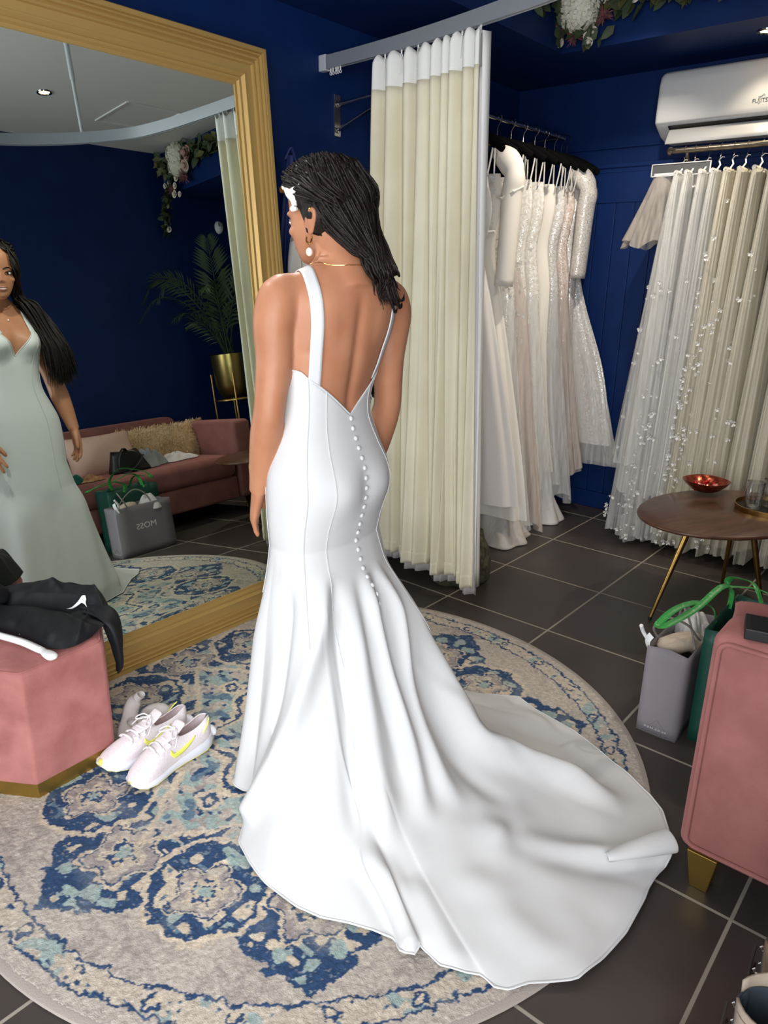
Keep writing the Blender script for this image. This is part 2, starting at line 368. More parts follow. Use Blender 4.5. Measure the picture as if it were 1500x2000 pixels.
cell = keep[:-1, :-1] & keep[1:, :-1] & keep[1:, 1:] & keep[:-1, 1:]
fc = np.stack([idx[:-1, :-1][cell], idx[1:, :-1][cell], idx[1:, 1:][cell], idx[:-1, 1:][cell]], 1)
me = bpy.data.meshes.new('round_rug')
hz = .0105+.0022*(vnoise(vx, vy, 170, 21)-.5)
hz = np.where(np.hypot(vx, vy) > .985, .008, hz)
me.from_pydata(np.c_[vx, vy, hz].tolist(), [], fc.tolist())
ca = me.color_attributes.new('pile', 'FLOAT_COLOR', 'POINT')
cc = rug_colour(vx, vy)/255.; cl = np.where(cc > .04045, ((cc+.055)/1.055)**2.4, cc/12.92)
ca.data.foreach_set('color', np.c_[cl, np.ones(len(cl))].astype(np.float32).ravel())
rm = mat('woven_pile', (180, 170, 160), .95, spec=.05, bump=.9, bs=330, sheen=.15)
N, L, B = nodes(rm); at = N.new('ShaderNodeAttribute'); at.attribute_name = 'pile'; L.new(at.outputs['Color'], B.inputs['Base Color'])
me.materials.append(rm); me.polygons.foreach_set('use_smooth', [True]*len(me.polygons))
rug = bpy.data.objects.new('round_rug', me); COL.objects.link(rug); rug.location = (RC[0], RC[1], 0)
tag(rug, 'large round beige rug with worn navy and teal floral medallion on dark tiles', 'rug')
MB().lathe([(.972, .0005), (.998, .0005), (1.002, .004), (.9995, .008), (.99, .0105), (.983, .0105)], n=160).build('bound_edge', mat('rug_binding', (158, 148, 140), .9, bump=.5, bs=300), rug)
# ================================================================ THE BRIDE  (local frame: x her right, y forward, z up)
BR_LOC, BR_RZ = (.395, -2.625), math.radians(80)
# height, half width, front depth, back depth
TORSO = [(.50, .140, .080, .070), (.60, .168, .090, .084), (.68, .176, .096, .092), (.76, .184, .098, .110), (.84, .187, .100, .132), (.90, .183, .100, .126), (.96, .163, .097, .100),
         (1.02, .141, .096, .076), (1.06, .134, .098, .070), (1.10, .134, .102, .072), (1.16, .142, .112, .082), (1.21, .152, .130, .090), (1.25, .158, .124, .096), (1.30, .162, .092, .100),
         (1.335, .158, .066, .098), (1.365, .128, .046, .088), (1.39, .092, .034, .078), (1.42, .060, .030, .066)]
def ring_pt(z, th, off=0.):
    """point on the torso surface at height z and angle th (0 right, 90 front, 270 back)"""
    hw, yf, yb = lerp_tab(TORSO, z); c, s = math.cos(th), math.sin(th)
    e = .86
    x = (hw+off)*math.copysign(abs(c)**e, c); y = ((yf if s > 0 else yb)+off)*math.copysign(abs(s)**e, s)
    if z > 1.14 and s > 0:                                   # bust
        k = math.exp(-((z-1.215)/.05)**2); y += .022*k*math.exp(-((abs(x)-.075)/.045)**2)-.012*k*math.exp(-(x/.03)**2)
    if .76 < z < .98 and s < 0:                              # seat
        k = math.exp(-((z-.855)/.06)**2); y += -.010*k*math.exp(-((abs(x)-.08)/.05)**2)+.006*k*math.exp(-(x/.025)**2)
    a = TW*(1-float(sm(1.02, 1.30, z))); ca, sa = math.cos(a), math.sin(a); xc, yc = lerp_tab(CEN, z)
    return x*ca-y*sa+xc, x*sa+y*ca+yc, z
TW = math.radians(14)
CEN = [(.50, -.030, .015), (.70, -.030, .015), (.85, -.030, .012), (1.03, -.028, .010), (1.20, -.012, .004), (1.33, 0, 0), (1.42, .002, .008)]
ZK = .70
HEM = [(0, .40, .00), (14, .33, .065), (30, .296, .089), (58, .172, .115), (90, .0, .135), (130, -.19, .115), (158, -.30, .075), (169, -.314, .058), (176, -.331, .02), (181, -.330, -.01), (185, -.321, -.03), (193, -.374, -.098), (200, -.444, -.176), (206, -.454, -.252),
       (212, -.459, -.332), (218, -.439, -.432), (223, -.413, -.491), (228, -.374, -.541), (232, -.339, -.596), (235, -.326, -.632), (238, -.330, -.677), (240, -.317, -.692), (242, -.293, -.684), (244, -.289, -.709), (247, -.289, -.746), (251, -.260, -.788), (254, -.238, -.811),
       (257, -.238, -.845), (260, -.219, -.869), (263, -.180, -.884), (268, -.096, -.943), (273, -.018, -.948), (279, .083, -.942), (286, .196, -.918), (289, .237, -.905), (292, .274, -.899), (296, .345, -.895), (300, .395, -.876), (304, .434, -.847), (309, .502, -.786), (313, .532, -.731),
       (320, .569, -.609), (330, .614, -.413), (338, .615, -.256), (343, .629, -.174), (349, .555, -.100), (354, .475, -.061), (360, .40, .0)]
NU, NT = 420, 112
def skirt_base():
    U = np.linspace(0, 2*math.pi, NU, endpoint=False); T = np.linspace(0, 1, NT)
    D = np.degrees(U); h = np.array(HEM)
    # sample the hem outline as a closed smooth polyline
    hx, hy = np.interp(D, h[:, 0], h[:, 1]), np.interp(D, h[:, 0], h[:, 2])
    K = np.array([ring_pt(ZK, u-TW, .006) for u in U])
    P = np.zeros((NU, NT, 3)); LL = np.interp(D, [0, 12, 30, 190, 215, 300, 318, 335, 360], [.15, .2, .235, .235, .235, .235, .19, .14, .15])
    for i in range(NU):
        L = LL[i]
        dx, dy = hx[i]-K[i, 0], hy[i]-K[i, 1]; d = math.hypot(dx, dy); f = T**1.25
        z = (np.exp(-f*d/L)-math.exp(-d/L))/(1-math.exp(-d/L))
        P[i, :, 0] = K[i, 0]+dx*f; P[i, :, 1] = K[i, 1]+dy*f; P[i, :, 2] = .018+(ZK-.018)*z
    return U, T, P
bride = empty('person', (BR_LOC[0], BR_LOC[1], 0), 'woman seen from behind in a white backless wedding dress, facing the gold mirror', 'person', rz=BR_RZ)
A3 = lambda *p: np.array(p, float)
# ---------------------------------------------------------------- body, one continuous skin
bm_ = MB()
zs = np.linspace(.50, 1.42, 70); ths = np.linspace(0, 2*PI, 64, endpoint=False)
G = [[ring_pt(z, t) for t in ths] for z in zs]
G = [[tuple(np.mean(G[0], 0))]*64]+G+[[tuple(np.mean(G[-1], 0))]*64]
bm_.grid(G, cv=True)
for sx_ in (-1, 1):                                                            # legs, inside the skirt
    bm_.tube([(sx_*.07-.03, .005, .70), (sx_*.075-.03, .005, .60), (sx_*.075-.03, .0, .47), (sx_*.07-.03, -.012, .34), (sx_*.066-.03, -.012, .2), (sx_*.064-.03, -.01, .10), (sx_*.064-.03, -.004, .045)], [.055, .058, .052, .05, .04, .03, .03], n=16)
    bm_.tube([(sx_*.064-.03, -.03, .044), (sx_*.066-.03, .02, .042), (sx_*.07-.03, .07, .034), (sx_*.072-.03, .11, .030)], [.028, .032, .03, .016], n=12, flat=.72)
def limb(pts, rads, n=20, m=28, flat=1.):
    C_ = cat_path([list(p)+[r] for p, r in zip(pts, rads)], m)
    bm_.tube(C_[:, :3].tolist(), C_[:, 3].tolist(), n=n, flat=flat)
L_SH, L_EL, L_WR = A3(-.168, .0, 1.325), A3(-.209, .0, 1.06), A3(-.213, .060, .842)
R_SH, R_EL, R_WR = A3(.165, .0, 1.318), A3(.195, .030, 1.04), A3(.197, .098, .833)
for sh, el, wr in ((L_SH, L_EL, L_WR), (R_SH, R_EL, R_WR)):
    sg = np.sign(sh[0])
    limb([sh+A3(-.045*sg, 0, .022), sh+A3(.0, 0, .006), sh+A3(.014*sg, 0, -.035), .72*sh+.28*el+A3(.010*sg, 0, 0), .45*sh+.55*el, .2*sh+.8*el, el, .75*el+.25*wr, .4*el+.6*wr, .15*el+.85*wr, wr],
         [.036, .050, .053, .0495, .045, .041, .0385, .0405, .0345, .0275, .0245])
def hand(wr, d, s_, n_, curl, spread=.0):
    d, s_, n_ = [v/np.linalg.norm(v) for v in (d, s_-d*np.dot(s_, d)/np.dot(d, d), n_)]
    n_ = n_-d*np.dot(n_, d)-s_*np.dot(n_, s_); n_ /= np.linalg.norm(n_)
    secs = [(-.02, .023, .019, 0), (.012, .026, .018, 0), (.04, .033, .016, .002), (.065, .038, .0145, 0), (.085, .037, .0125, -.001), (.094, .030, .009, -.001)]
    P = []
    for a, hw, ht, sh in secs:
        P.append([tuple(wr+d*a+s_*(hw*math.cos(2*PI*k/16)+sh)+n_*ht*math.sin(2*PI*k/16)) for k in range(16)])
    c0 = tuple(np.mean(P[0], 0)); c1 = tuple(np.mean(P[-1], 0))
    bm_.grid([[c0]*16]+P+[[c1]*16], cv=True)
    for i, (so, ln, r) in enumerate(((.0285, .070, .0083), (.0095, .079, .0086), (-.010, .073, .0082), (-.0275, .057, .0073))):
        base = wr+d*(.078-.004*abs(i-1))+s_*so; p = base; pts = [base-d*.012, base]; a = .0
        for seg, fr in enumerate((.45, .3, .25)):
            a += curl[i]*(.7, 1, .7)[seg]
            v = d*math.cos(a)+n_*math.sin(a)+s_*spread*(1.5-i)*.10
            p = p+v*ln*fr/1; pts += [p-v*ln*fr*.5, p]
        bm_.tube([tuple(q) for q in pts], [r*.95, r*1.05, r, r*1.03, r*.93, r*.97, r*.9, r*.6], n=10)
    t0 = wr+d*.018+s_*.020+n_*.006
    t = [t0, t0+d*.022+s_*.014+n_*.006, t0+d*.046+s_*.024+n_*.010, t0+d*.066+s_*.028+n_*.014, t0+d*.078+s_*.028+n_*.017]
    bm_.tube([tuple(q) for q in t], [.014, .0125, .0098, .0092, .0055], n=10)
hand(L_WR, A3(.06, .40, -.90), A3(.55, .75, .35), A3(.83, -.52, -.18), (.10, .13, .17, .22), .8)
hand(R_WR, A3(-.06, .16, -1), A3(-.25, .95, .1), A3(-.95, -.25, 0), (.22, .28, .33, .38), .5)
# neck
bm_.tube([(0, -.030, 1.34), (0, -.020, 1.385), (0, -.004, 1.42), (0, .018, 1.455), (0, .034, 1.50)], [.080, .062, .0535, .052, .054], n=24)
for sx_ in (-1, 1):                                                            # trapezius and shoulder cap
    bm_.tube([(sx_*.02, -.018, 1.395), (sx_*.07, -.026, 1.378), (sx_*.115, -.018, 1.352), (sx_*.155, -.006, 1.332)], [.020, .030, .036, .040], n=14)
# head
HC = A3(.0, .048, 1.412); HY, HP = math.radians(18), math.radians(-7)
def head_pt(x, y, h):
    y2, h2 = y*math.cos(HP)-(h-.1)*math.sin(HP), y*math.sin(HP)+(h-.1)*math.cos(HP)+.1
    return (HC[0]+x*math.cos(HY)-y2*math.sin(HY), HC[1]+x*math.sin(HY)+y2*math.cos(HY), HC[2]+h2)
HEAD = [(-.006, .010, .070, -.040), (.003, .025, .080, -.020), (.016, .037, .087, .0), (.034, .050, .088, .020), (.055, .060, .090, .042), (.08, .067, .091, .068), (.11, .069, .090, .086), (.14, .073, .090, .095),
        (.17, .072, .085, .095), (.19, .064, .072, .086), (.207, .048, .050, .064), (.219, .026, .024, .034), (.223, .006, .0, .006)]
def head_ring(h, t, off=0):
    hw, yf, yb = lerp_tab(HEAD, h); c, s = math.cos(t), math.sin(t)
    cy = (yf-yb)/2; hd = (yf+yb)/2; e = .80 if s > 0 else .92
    return (hw+off)*math.copysign(abs(c)**(.84 if s > 0 else .92), c), cy+(hd+off)*math.copysign(abs(s)**e, s)
hb = [[head_pt(*head_ring(h, t), h) for t in np.linspace(0, 2*PI, 40, endpoint=False)] for h in np.r_[-.006, np.linspace(.0, .215, 34), .219, .223]]
bm_.grid([[tuple(np.mean(hb[0], 0))]*40]+hb+[[tuple(np.mean(hb[-1], 0))]*40], cv=True)
def hb_ball(x, y, h, r, sc=(1, 1, 1)):
    m = MB().ball((0, 0, 0), r, 16, 12, sc)
    bm_.add([head_pt(x+p[0], y+p[1], h+p[2]) for p in m.v], m.f)
hb_ball(0, .089, .072, .0115, (1.1, 1, .85)); hb_ball(-.010, .089, .069, .008); hb_ball(.010, .089, .069, .008)       # nose tip, wings
bm_.tube([head_pt(0, .082, .118), head_pt(0, .086, .100), head_pt(0, .090, .084), head_pt(0, .091, .074)], [.006, .0075, .0085, .009], n=10)
for sx_ in (-1, 1):
    hb_ball(sx_*.032, .074, .116, .016, (1.5, .8, .5)); hb_ball(sx_*.043, .066, .074, .018, (1, .9, .8))
    e = [(sx_*.068, .005, .065), (sx_*.073, .008, .078), (sx_*.076, .003, .092), (sx_*.079, -.008, .108), (sx_*.080, -.018, .112), (sx_*.081, -.026, .106), (sx_*.079, -.024, .092), (sx_*.075, -.014, .076), (sx_*.072, -.004, .062), (sx_*.070, .002, .058)]
    bm_.tube([head_pt(*p) for p in cat_path(e, 26)], .0058, n=8)
    bm_.tube([head_pt(sx_*.066, -.002, .066), head_pt(sx_*.072, -.006, .085), head_pt(sx_*.072, -.012, .104)], [.009, .012, .008], n=8)
hb_ball(0, .086, .046, .014, (1.5, .6, .35)); hb_ball(0, .085, .037, .013, (1.3, .6, .38)); hb_ball(0, .078, .012, .016, (1.2, .8, .8))
raw = bm_.build('body', M['skin'], sharp=0)
mo = raw.modifiers.new('remesh', 'REMESH'); mo.mode = 'VOXEL'; mo.voxel_size = .0036; mo.use_smooth_shade = True
mo = raw.modifiers.new('relax', 'SMOOTH'); mo.factor = .5; mo.iterations = 5
dg = bpy.context.evaluated_depsgraph_get(); dg.update()
bmesh_ = bpy.data.meshes.new_from_object(raw.evaluated_get(dg)); bpy.data.objects.remove(raw)
bmesh_.name = 'body'; body = bpy.data.objects.new('body', bmesh_); COL.objects.link(body); body.parent = bride
nv = len(bmesh_.vertices); co = np.zeros(nv*3); bmesh_.vertices.foreach_get('co', co); co = co.reshape(-1, 3)
no = np.zeros(nv*3); bmesh_.vertices.foreach_get('normal', no); no = no.reshape(-1, 3)
ed = np.zeros(len(bmesh_.edges)*2, int); bmesh_.edges.foreach_get('vertices', ed); ed = ed.reshape(-1, 2)
deg_ = np.bincount(ed.ravel(), minlength=nv).astype(float)
wz = sm(1.25, 1.33, co[:, 2])*sm(1.475, 1.445, co[:, 2])*.9+.25*sm(.9, 1.0, co[:, 2])*sm(1.40, 1.3, co[:, 2])
for _ in range(26):                                                             # soften neck, shoulders and back
    acc = np.zeros((nv, 3))
    for k in range(3): acc[:, k] = np.bincount(ed[:, 0], co[ed[:, 1], k], nv)+np.bincount(ed[:, 1], co[ed[:, 0], k], nv)
    co = co+(acc/deg_[:, None]-co)*(wz*.8)[:, None]
bmesh_.vertices.foreach_set('co', co.ravel()); bmesh_.update(); bmesh_.vertices.foreach_get('normal', no_ := np.zeros(nv*3)); no = no_.reshape(-1, 3)
x_, y_, z_ = co.T
TWz = TW*(1-sm(1.02, 1.30, z_)); cx_ = np.interp(z_, [c[0] for c in CEN], [c[1] for c in CEN])
xl = (x_-cx_)*np.cos(TWz)+y_*np.sin(TWz)                                       # lateral offset from the spine
bk_ = sm(.02, -.04, y_)*sm(.98, 1.06, z_)*sm(1.46, 1.38, z_)
d_ = -.0060*np.exp(-(xl/.014)**2)*sm(1.36, 1.27, z_)+.0008*np.exp(-((np.abs(xl)-.035)/.02)**2)*sm(1.3, 1.15, z_)
for sx_ in (-1, 1):
    d_ += .0040*np.exp(-(((xl-sx_*.085)/.036)**2+((z_-1.275)/.055)**2)) - .0006*np.exp(-(((xl-sx_*.050)/.012)**2+((z_-1.25)/.06)**2))
    d_ -= .002*np.exp(-(((xl-sx_*.10)/.04)**2+((z_-1.20)/.014)**2))
co = co+no*(d_*bk_)[:, None]
bmesh_.vertices.foreach_set('co', co.ravel()); bmesh_.update()
bmesh_.polygons.foreach_set('use_smooth', [True]*len(bmesh_.polygons))
if not bmesh_.materials: bmesh_.materials.append(M['skin'])
from mathutils.bvhtree import BVHTree
bvh = BVHTree.FromPolygons([tuple(p) for p in co], [tuple(p.vertices) for p in bmesh_.polygons])
def snap(p, off=.003):
    q, n_, i, d = bvh.find_nearest(Vector(p)); return np.array(q+n_*off), np.array(n_)
# eyes, brows, lips
eyew = mat('eye_white', (225, 215, 208), .25); iris = mat('dark_iris', (38, 22, 14), .2); brow = M['hair']; lipm = mat('lips', (150, 82, 72), .4)
hx_ = Vector(head_pt(1, 0, .1))-Vector(head_pt(0, 0, .1)); hy_ = Vector(head_pt(0, 1, .1))-Vector(head_pt(0, 0, .1)); hz_ = hx_.cross(hy_)
HR = Matrix((hx_.normalized(), hy_.normalized(), hz_.normalized())).transposed().to_4x4()
def face(x, h, off=0.):
    o_ = Vector(head_pt(x, .2, h)); r_ = bvh.ray_cast(o_, -hy_.normalized()); return r_[0]+hy_.normalized()*off
for sx_ in (-1, 1):
    MB().ball((0, 0, 0), .0100, 18, 12, (1.35, .55, .62)).xf(Matrix.Translation(face(sx_*.031, .098, -.0036)) @ HR).build('eye', eyew, bride)
    MB().ball((0, 0, 0), .0052, 14, 8, (1, .55, 1)).xf(Matrix.Translation(face(sx_*.031, .0982, -.0002)) @ HR).build('iris', iris, bride)
    MB().tube([tuple(face(x*sx_, h, .0016)) for x, h in ((.014, .1155), (.022, .119), (.031, .1215), (.040, .1205), (.049, .115))], [.0022, .0034, .0034, .003, .0012], n=8, flat=.7).build('eyebrow', brow, bride)
    MB().tube([tuple(face(x*sx_, h, .0030)) for x, h in ((.0175, .0985), (.024, .1035), (.031, .1052), (.038, .1040), (.0455, .0985))], [.001, .0016, .0019, .0018, .001], n=6).build('eyelashes', M['hair'], bride)
    MB().tube([tuple(face(x*sx_, h, .0022)) for x, h in ((.020, .0945), (.031, .0918), (.043, .0955))], .0008, n=6).build('eyelashes', M['hair'], bride)
MB().tube([tuple(face(x, .0425-.004*(1-(x/.018)**2), .0005)) for x in np.linspace(-.018, .018, 11)], [.0012, .0022, .003, .0034, .0036, .0036, .0036, .0034, .003, .0022, .0012], n=8).build('teeth', eyew, bride)
for up_s in (1, -1):
    MB().tube([tuple(face(x, .0425-.0035*(1-(x/.024)**2)+up_s*(.0052 if up_s > 0 else .0058)*(1-(x/.026)**2), .0012)) for x in np.linspace(-.024, .024, 15)], [.001, .002, .0026, .003, .0032, .0034, .0036, .0034, .0036, .0034, .0032, .003, .0026, .002, .001], n=8).build('lip', lipm, bride)
# ---------------------------------------------------------------- the dress
U, T_, PB = skirt_base()
du = np.roll(PB, -1, 0)-np.roll(PB, 1, 0); dt = np.gradient(PB, axis=1); NB = np.cross(du, dt); NB /= (np.linalg.norm(NB, axis=2, keepdims=True)+1e-9)
if NB[NU*3//4, 10, 1] > 0: NB = -NB
def plydist(P, line):
    """distance and position (0..1) of every grid point along a polyline"""
    q = cat_path(line, 30); best = np.full(P.shape[:2], 9.); s = np.zeros(P.shape[:2])
    for k in range(29):
        ab = q[k+1]-q[k]; t = np.clip(((P-q[k]) @ ab)/(ab @ ab+1e-12), 0, 1); d = np.linalg.norm(P-q[k]-t[..., None]*ab, axis=2); m = d < best; best[m] = d[m]; s[m] = ((k+t)/29.)[m]
    return best, s
RIDGES = [   # polyline on the unfolded skirt, height, width, (fade in, fade out), rise towards the end
 ([(-.219, -.007, .65), (-.246, .022, .438), (-.288, .019, .217), (-.329, .017, .026)], .020, .040, .35, 0),
 ([(-.207, -.072, .64), (-.242, -.089, .51), (-.301, -.114, .322), (-.352, -.105, .10)], -.034, .026, .3, 0),
 ([(-.115, -.104, .66), (-.165, -.150, .53), (-.258, -.184, .365), (-.335, -.187, .224), (-.400, -.165, .09)], .030, .026, .25, 0),
 ([(-.07, -.125, .63), (-.095, -.20, .44), (-.14, -.30, .29), (-.20, -.36, .18)], .010, .05, .4, .5),
 ([(-.110, -.118, .64), (-.126, -.164, .543), (-.172, -.27, .317), (-.241, -.374, .174), (-.275, -.442, .112)], -.030, .022, .3, .25),
 ([(-.05, -.125, .63), (-.08, -.20, .47), (-.125, -.32, .29), (-.18, -.43, .16), (-.23, -.50, .09)], .026, .028, .3, .3),
 ([(-.02, -.12, .63), (-.045, -.20, .45), (-.07, -.33, .26), (-.12, -.47, .135)], -.020, .022, .3, .4),
 ([(.014, -.105, .63), (-.010, -.156, .522), (-.025, -.236, .378), (-.045, -.353, .232), (-.115, -.521, .11)], .036, .026, .25, .2),
 ([(.034, -.10, .63), (.028, -.17, .46), (.0, -.30, .28), (-.03, -.44, .155)], -.036, .022, .3, .3),
 ([(.055, -.093, .63), (.072, -.151, .485), (.022, -.265, .323), (-.006, -.413, .177), (.004, -.544, .101)], .046, .028, .25, .35),
 ([(.085, -.08, .62), (.12, -.16, .43), (.085, -.31, .25), (.08, -.45, .13), (.14, -.58, .07)], -.026, .03, .3, .3),
 ([(.107, -.065, .63), (.165, -.120, .454), (.175, -.22, .309), (.165, -.38, .172), (.255, -.462, .105), (.37, -.589, .051), (.42, -.745, .028)], .062, .040, .2, .2),
 ([(.004, -.544, .101), (.066, -.641, .064), (.166, -.743, .038), (.265, -.824, .025), (.37, -.893, .018)], .036, .034, .35, 0),
 ([(.04, -.60, .07), (.10, -.69, .05), (.2, -.80, .035), (.30, -.885, .02)], -.03, .035, .2, 0),
 ([(.27, -.36, .10), (.36, -.44, .06), (.45, -.56, .035), (.5, -.66, .02)], -.02, .05, .3, .3),
 ([(.32, -.18, .12), (.42, -.24, .05), (.52, -.30, .03), (.60, -.33, .018)], .016, .05, .3, .2),
 ([(.36, -.09, .10), (.46, -.14, .04), (.58, -.19, .02)], .010, .03, .3, .2),
 ([(-.267, -.428, .113), (-.27, -.502, .083), (-.267, -.556, .06), (-.305, -.665, .025)], .028, .026, .3, 0),
 ([(-.30, -.45, .09), (-.31, -.52, .06), (-.315, -.58, .04), (-.322, -.64, .02)], -.016, .02, .3, 0),
 ([(-.22, -.56, .07), (-.235, -.66, .04), (-.255, -.74, .02)], .014, .03, .3, 0),
 ([(-.09, -.62, .07), (-.10, -.74, .035), (-.10, -.90, .02)], .010, .05, .3, .2),
 ([(-.35, -.27, .10), (-.40, -.31, .05), (-.44, -.35, .02)], .012, .04, .3, .3),
 ([(.12, .09, .6), (.14, .10, .4), (.16, .115, .1)], .022, .05, .35, 0), ([(0, .10, .6), (0, .118, .4), (0, .13, .1)], -.012, .04, .35, 0),
 ([(-.12, .085, .6), (-.15, .095, .4), (-.19, .11, .1)], .020, .05, .35, 0), ([(.15, .05, .6), (.22, .06, .4), (.28, .08, .1)], .014, .04, .35, 0)]
F = np.zeros((NU, NT))
for line, amp, wid, fi, fo in RIDGES:
    d, s = plydist(PB, line)
    a = amp*sm(0, fi, s)*(sm(0, fo, 1-s) if fo > 0 else 1)
    F += a*np.exp(-(d/wid)**2)
rng = np.random.RandomState(4)
fx, fy = PB[..., 0].ravel(), PB[..., 1].ravel()
F += (.010*(vnoise(fx, fy, 7, 31)-.5)+.006*(vnoise(fx, fy, 16, 32)-.5)).reshape(NU, NT)*sm(.5, .15, PB[..., 2])
PD = PB+NB*(F*sm(.0, .10, T_)[None, :])[..., None]
PD[..., 2] = np.maximum(PD[..., 2], .0165)
for _ in range(1):
    PD[:, 1:-1] = .5*PD[:, 1:-1]+.25*(np.roll(PD, 1, 0)+np.roll(PD, -1, 0))[:, 1:-1]
# bodice: from the neckline down to the knee
def ztop(th):
    x = abs(math.cos(th)); s = math.sin(th)
    if s < 0:                                                                   # open back, a deep V
        lat = .150*x**.86
        return 1.040+.105*min(1, lat/.140)**1.02+.012*sm(.125, .15, lat)
    lat = .150*x**.86
    if lat < .078: return 1.165+.112*(lat/.078)**.85
    return 1.277-.120*float(sm(.078, .135, lat))
NZ = 60
bod = np.zeros((NU, NZ, 3))
for i, u in enumerate(U):
    th = u-TW; zt = ztop(th); zz = zt+(ZK-zt)*np.linspace(0, 1, NZ)**.9
    for k, z in enumerate(zz): bod[i, k] = ring_pt(z, th, .0045+.0015*k/NZ)
ALL = np.concatenate([bod[:, :-1], PD], 1)
dm = MB(); dm.grid(ALL, cu=True)
dress = dm.build('wedding_dress', M['crepe'], bride, sharp=0)
mo = dress.modifiers.new('thick', 'SOLIDIFY'); mo.thickness = .0022; mo.offset = 1
# hem roll, neckline roll, seams
hemp = PD[:, -1].copy()
MB().tube(hemp.tolist(), .0024, n=6, closed=True).build('hem', M['crepe'], dress)
MB().tube((bod[:, 0]*1.0).tolist(), .0022, n=6, closed=True).build('neckline_edge', M['crepe'], dress)
def col_at(deg): return int(round((math.radians(deg)+TW)/(2*PI)*NU)) % NU
for deg in (212, 238, 302, 332, 30, 60, 120, 150):
    i = col_at(deg); pth = ALL[i, 0:NZ+26]; nn = np.r_[[(pth[k]-[CEN[1][1], .01, pth[k][2]]) for k in range(len(pth))]]; nn /= np.linalg.norm(nn, axis=1)[:, None]
    MB().tube((pth+nn*.0018).tolist(), .0011, n=5).build('seam', M['crepe'], dress)
# tongue of cloth rolled over at the far corner of the train
h0 = PD[int(299/360*NU), -1]
tg = MB(); P = []
for s_ in np.linspace(0, 1, 14):
    c = np.array(h0)+A3(-.18, .075, .008)*(1-s_)+A3(-.012, .004, .004)*s_; r = .006+.016*s_**.7
    P.append([tuple(c+A3(.45, .89, 0)*(r*1.5*math.cos(a)+.012*(a < .2)*(a-.2))+A3(0, 0, 1)*(r*1.0*math.sin(a)+r*.5)) for a in np.linspace(-1.2, 3.6, 22)])
tg.grid(P); tg.build('rolled_fold', M['crepe'], dress, solid=.002, sharp=0, sub=1)
# covered buttons down the centre back
ic = col_at(270); path = np.concatenate([bod[ic, :-1], PD[ic, :40]], 0)
seg = np.r_[0, np.cumsum(np.linalg.norm(np.diff(path, axis=0), axis=1))]
bmsh = None
for k in range(25):
    s = .012+k*.0262
    p = np.array([np.interp(s, seg, path[:, j]) for j in range(3)]); p2 = np.array([np.interp(s+.01, seg, path[:, j]) for j in range(3)])
    j = int(np.interp(s, seg, np.arange(len(path)))); a_, b_ = ALL[(ic+2) % NU, j], ALL[ic-2, j]
    n_ = np.cross(p2-p, a_-b_); n_ /= np.linalg.norm(n_)
    if n_[1] > 0: n_ = -n_
    if bmsh is None:
        bmsh = MB().lathe([(0, .0055), (.0035, .005), (.006, .003), (.0066, .0005), (.005, -.001)], n=14).build('button', M['crepe'], dress)
        ob = bmsh
    else: ob = bmsh.copy(); COL.objects.link(ob); ob.parent = dress
    ob.location = p+n_*.002; ob.rotation_euler = Vector(n_).to_track_quat('Z', 'Y').to_euler()
# straps, laid over the shoulders
for sx_ in (-1, 1):
    ctl = [(sx_*.132, -.088, 1.100), (sx_*.132, -.10, 1.20), (sx_*.130, -.10, 1.27), (sx_*.126, -.085, 1.335), (sx_*.118, -.045, 1.385), (sx_*.110, .0, 1.392), (sx_*.100, .055, 1.35), (sx_*.088, .10, 1.30), (sx_*.080, .125, 1.262)]
    pts = cat_path(ctl, 36); Q = []
    sn = [snap(p, .0035) for p in pts]
    ps = np.array([s[0] for s in sn]); ns = np.array([s[1] for s in sn])
    for _ in range(3):
        ps[1:-1] = .5*ps[1:-1]+.25*(ps[:-2]+ps[2:]); ns[1:-1] = .5*ns[1:-1]+.25*(ns[:-2]+ns[2:])
    for i in range(36):
        t = ps[min(i+1, 35)]-ps[max(i-1, 0)]; b_ = np.cross(t, ns[i]); b_ /= np.linalg.norm(b_)
        in_ = -.003*max(0, 1-i/2)-.004*max(0, 1-(35-i)/3)
        Q.append([tuple(in_*ns[i]+snap(ps[i]+b_*w_, .0042)[0]*.35+(ps[i]+b_*w_+ns[i]*.001)*.65) for w_ in (-.0155, -.008, 0, .008, .0155)])
    MB().grid(Q).build('strap', M['crepe'], dress, solid=.0025, offset=0, sharp=0)
# ---------------------------------------------------------------- hair
rnd = random.Random(7)
cap = MB(); NH, NTt = 30, 56; P = []
for h in np.linspace(.0, 1, NH):
    row = []
    for t in np.linspace(0, 2*PI, NTt, endpoint=False):
        front = math.sin(t)                                                    # 1 = face side
        lo = .215 if front > .93 else np.interp(front, [-1, -.5, -.1, .1, .3, .55, .80, .93], [.036, .042, .062, .116, .128, .155, .178, .190])+max(0, -math.cos(t))*.03*max(0, -front)
        hh = lo+(.2235-lo)*h; off = .003+.004*float(sm(0, .25, h))+.003*vnoise(np.array([t*3]), np.array([h*6]), 2.3, 5)[0]
        if hh > .2: off *= max(.2, (.2235-hh)/.0235)
        x, y = head_ring(hh, t, off); row.append(head_pt(x, y, hh+.006*float(sm(.3, 1, h))))
    P.append(row)
cap.grid(P+[[tuple(np.mean(P[-1], 0))]*NTt], cv=True)
hair = cap.build('hair', M['hair'], bride, sharp=0, solid=.006, offset=-1)
NS = 560; st = MB()
def scalp(t, h, off):
    x, y = head_ring(min(max(h, .0), .2195), t, off*(1 if h < .2 else .75)); return A3(*head_pt(x, y, h+.020*float(sm(.1, .2, h))))
T0, T1, TE = PI-.85, 2*PI+.75, 1.5*PI+.50
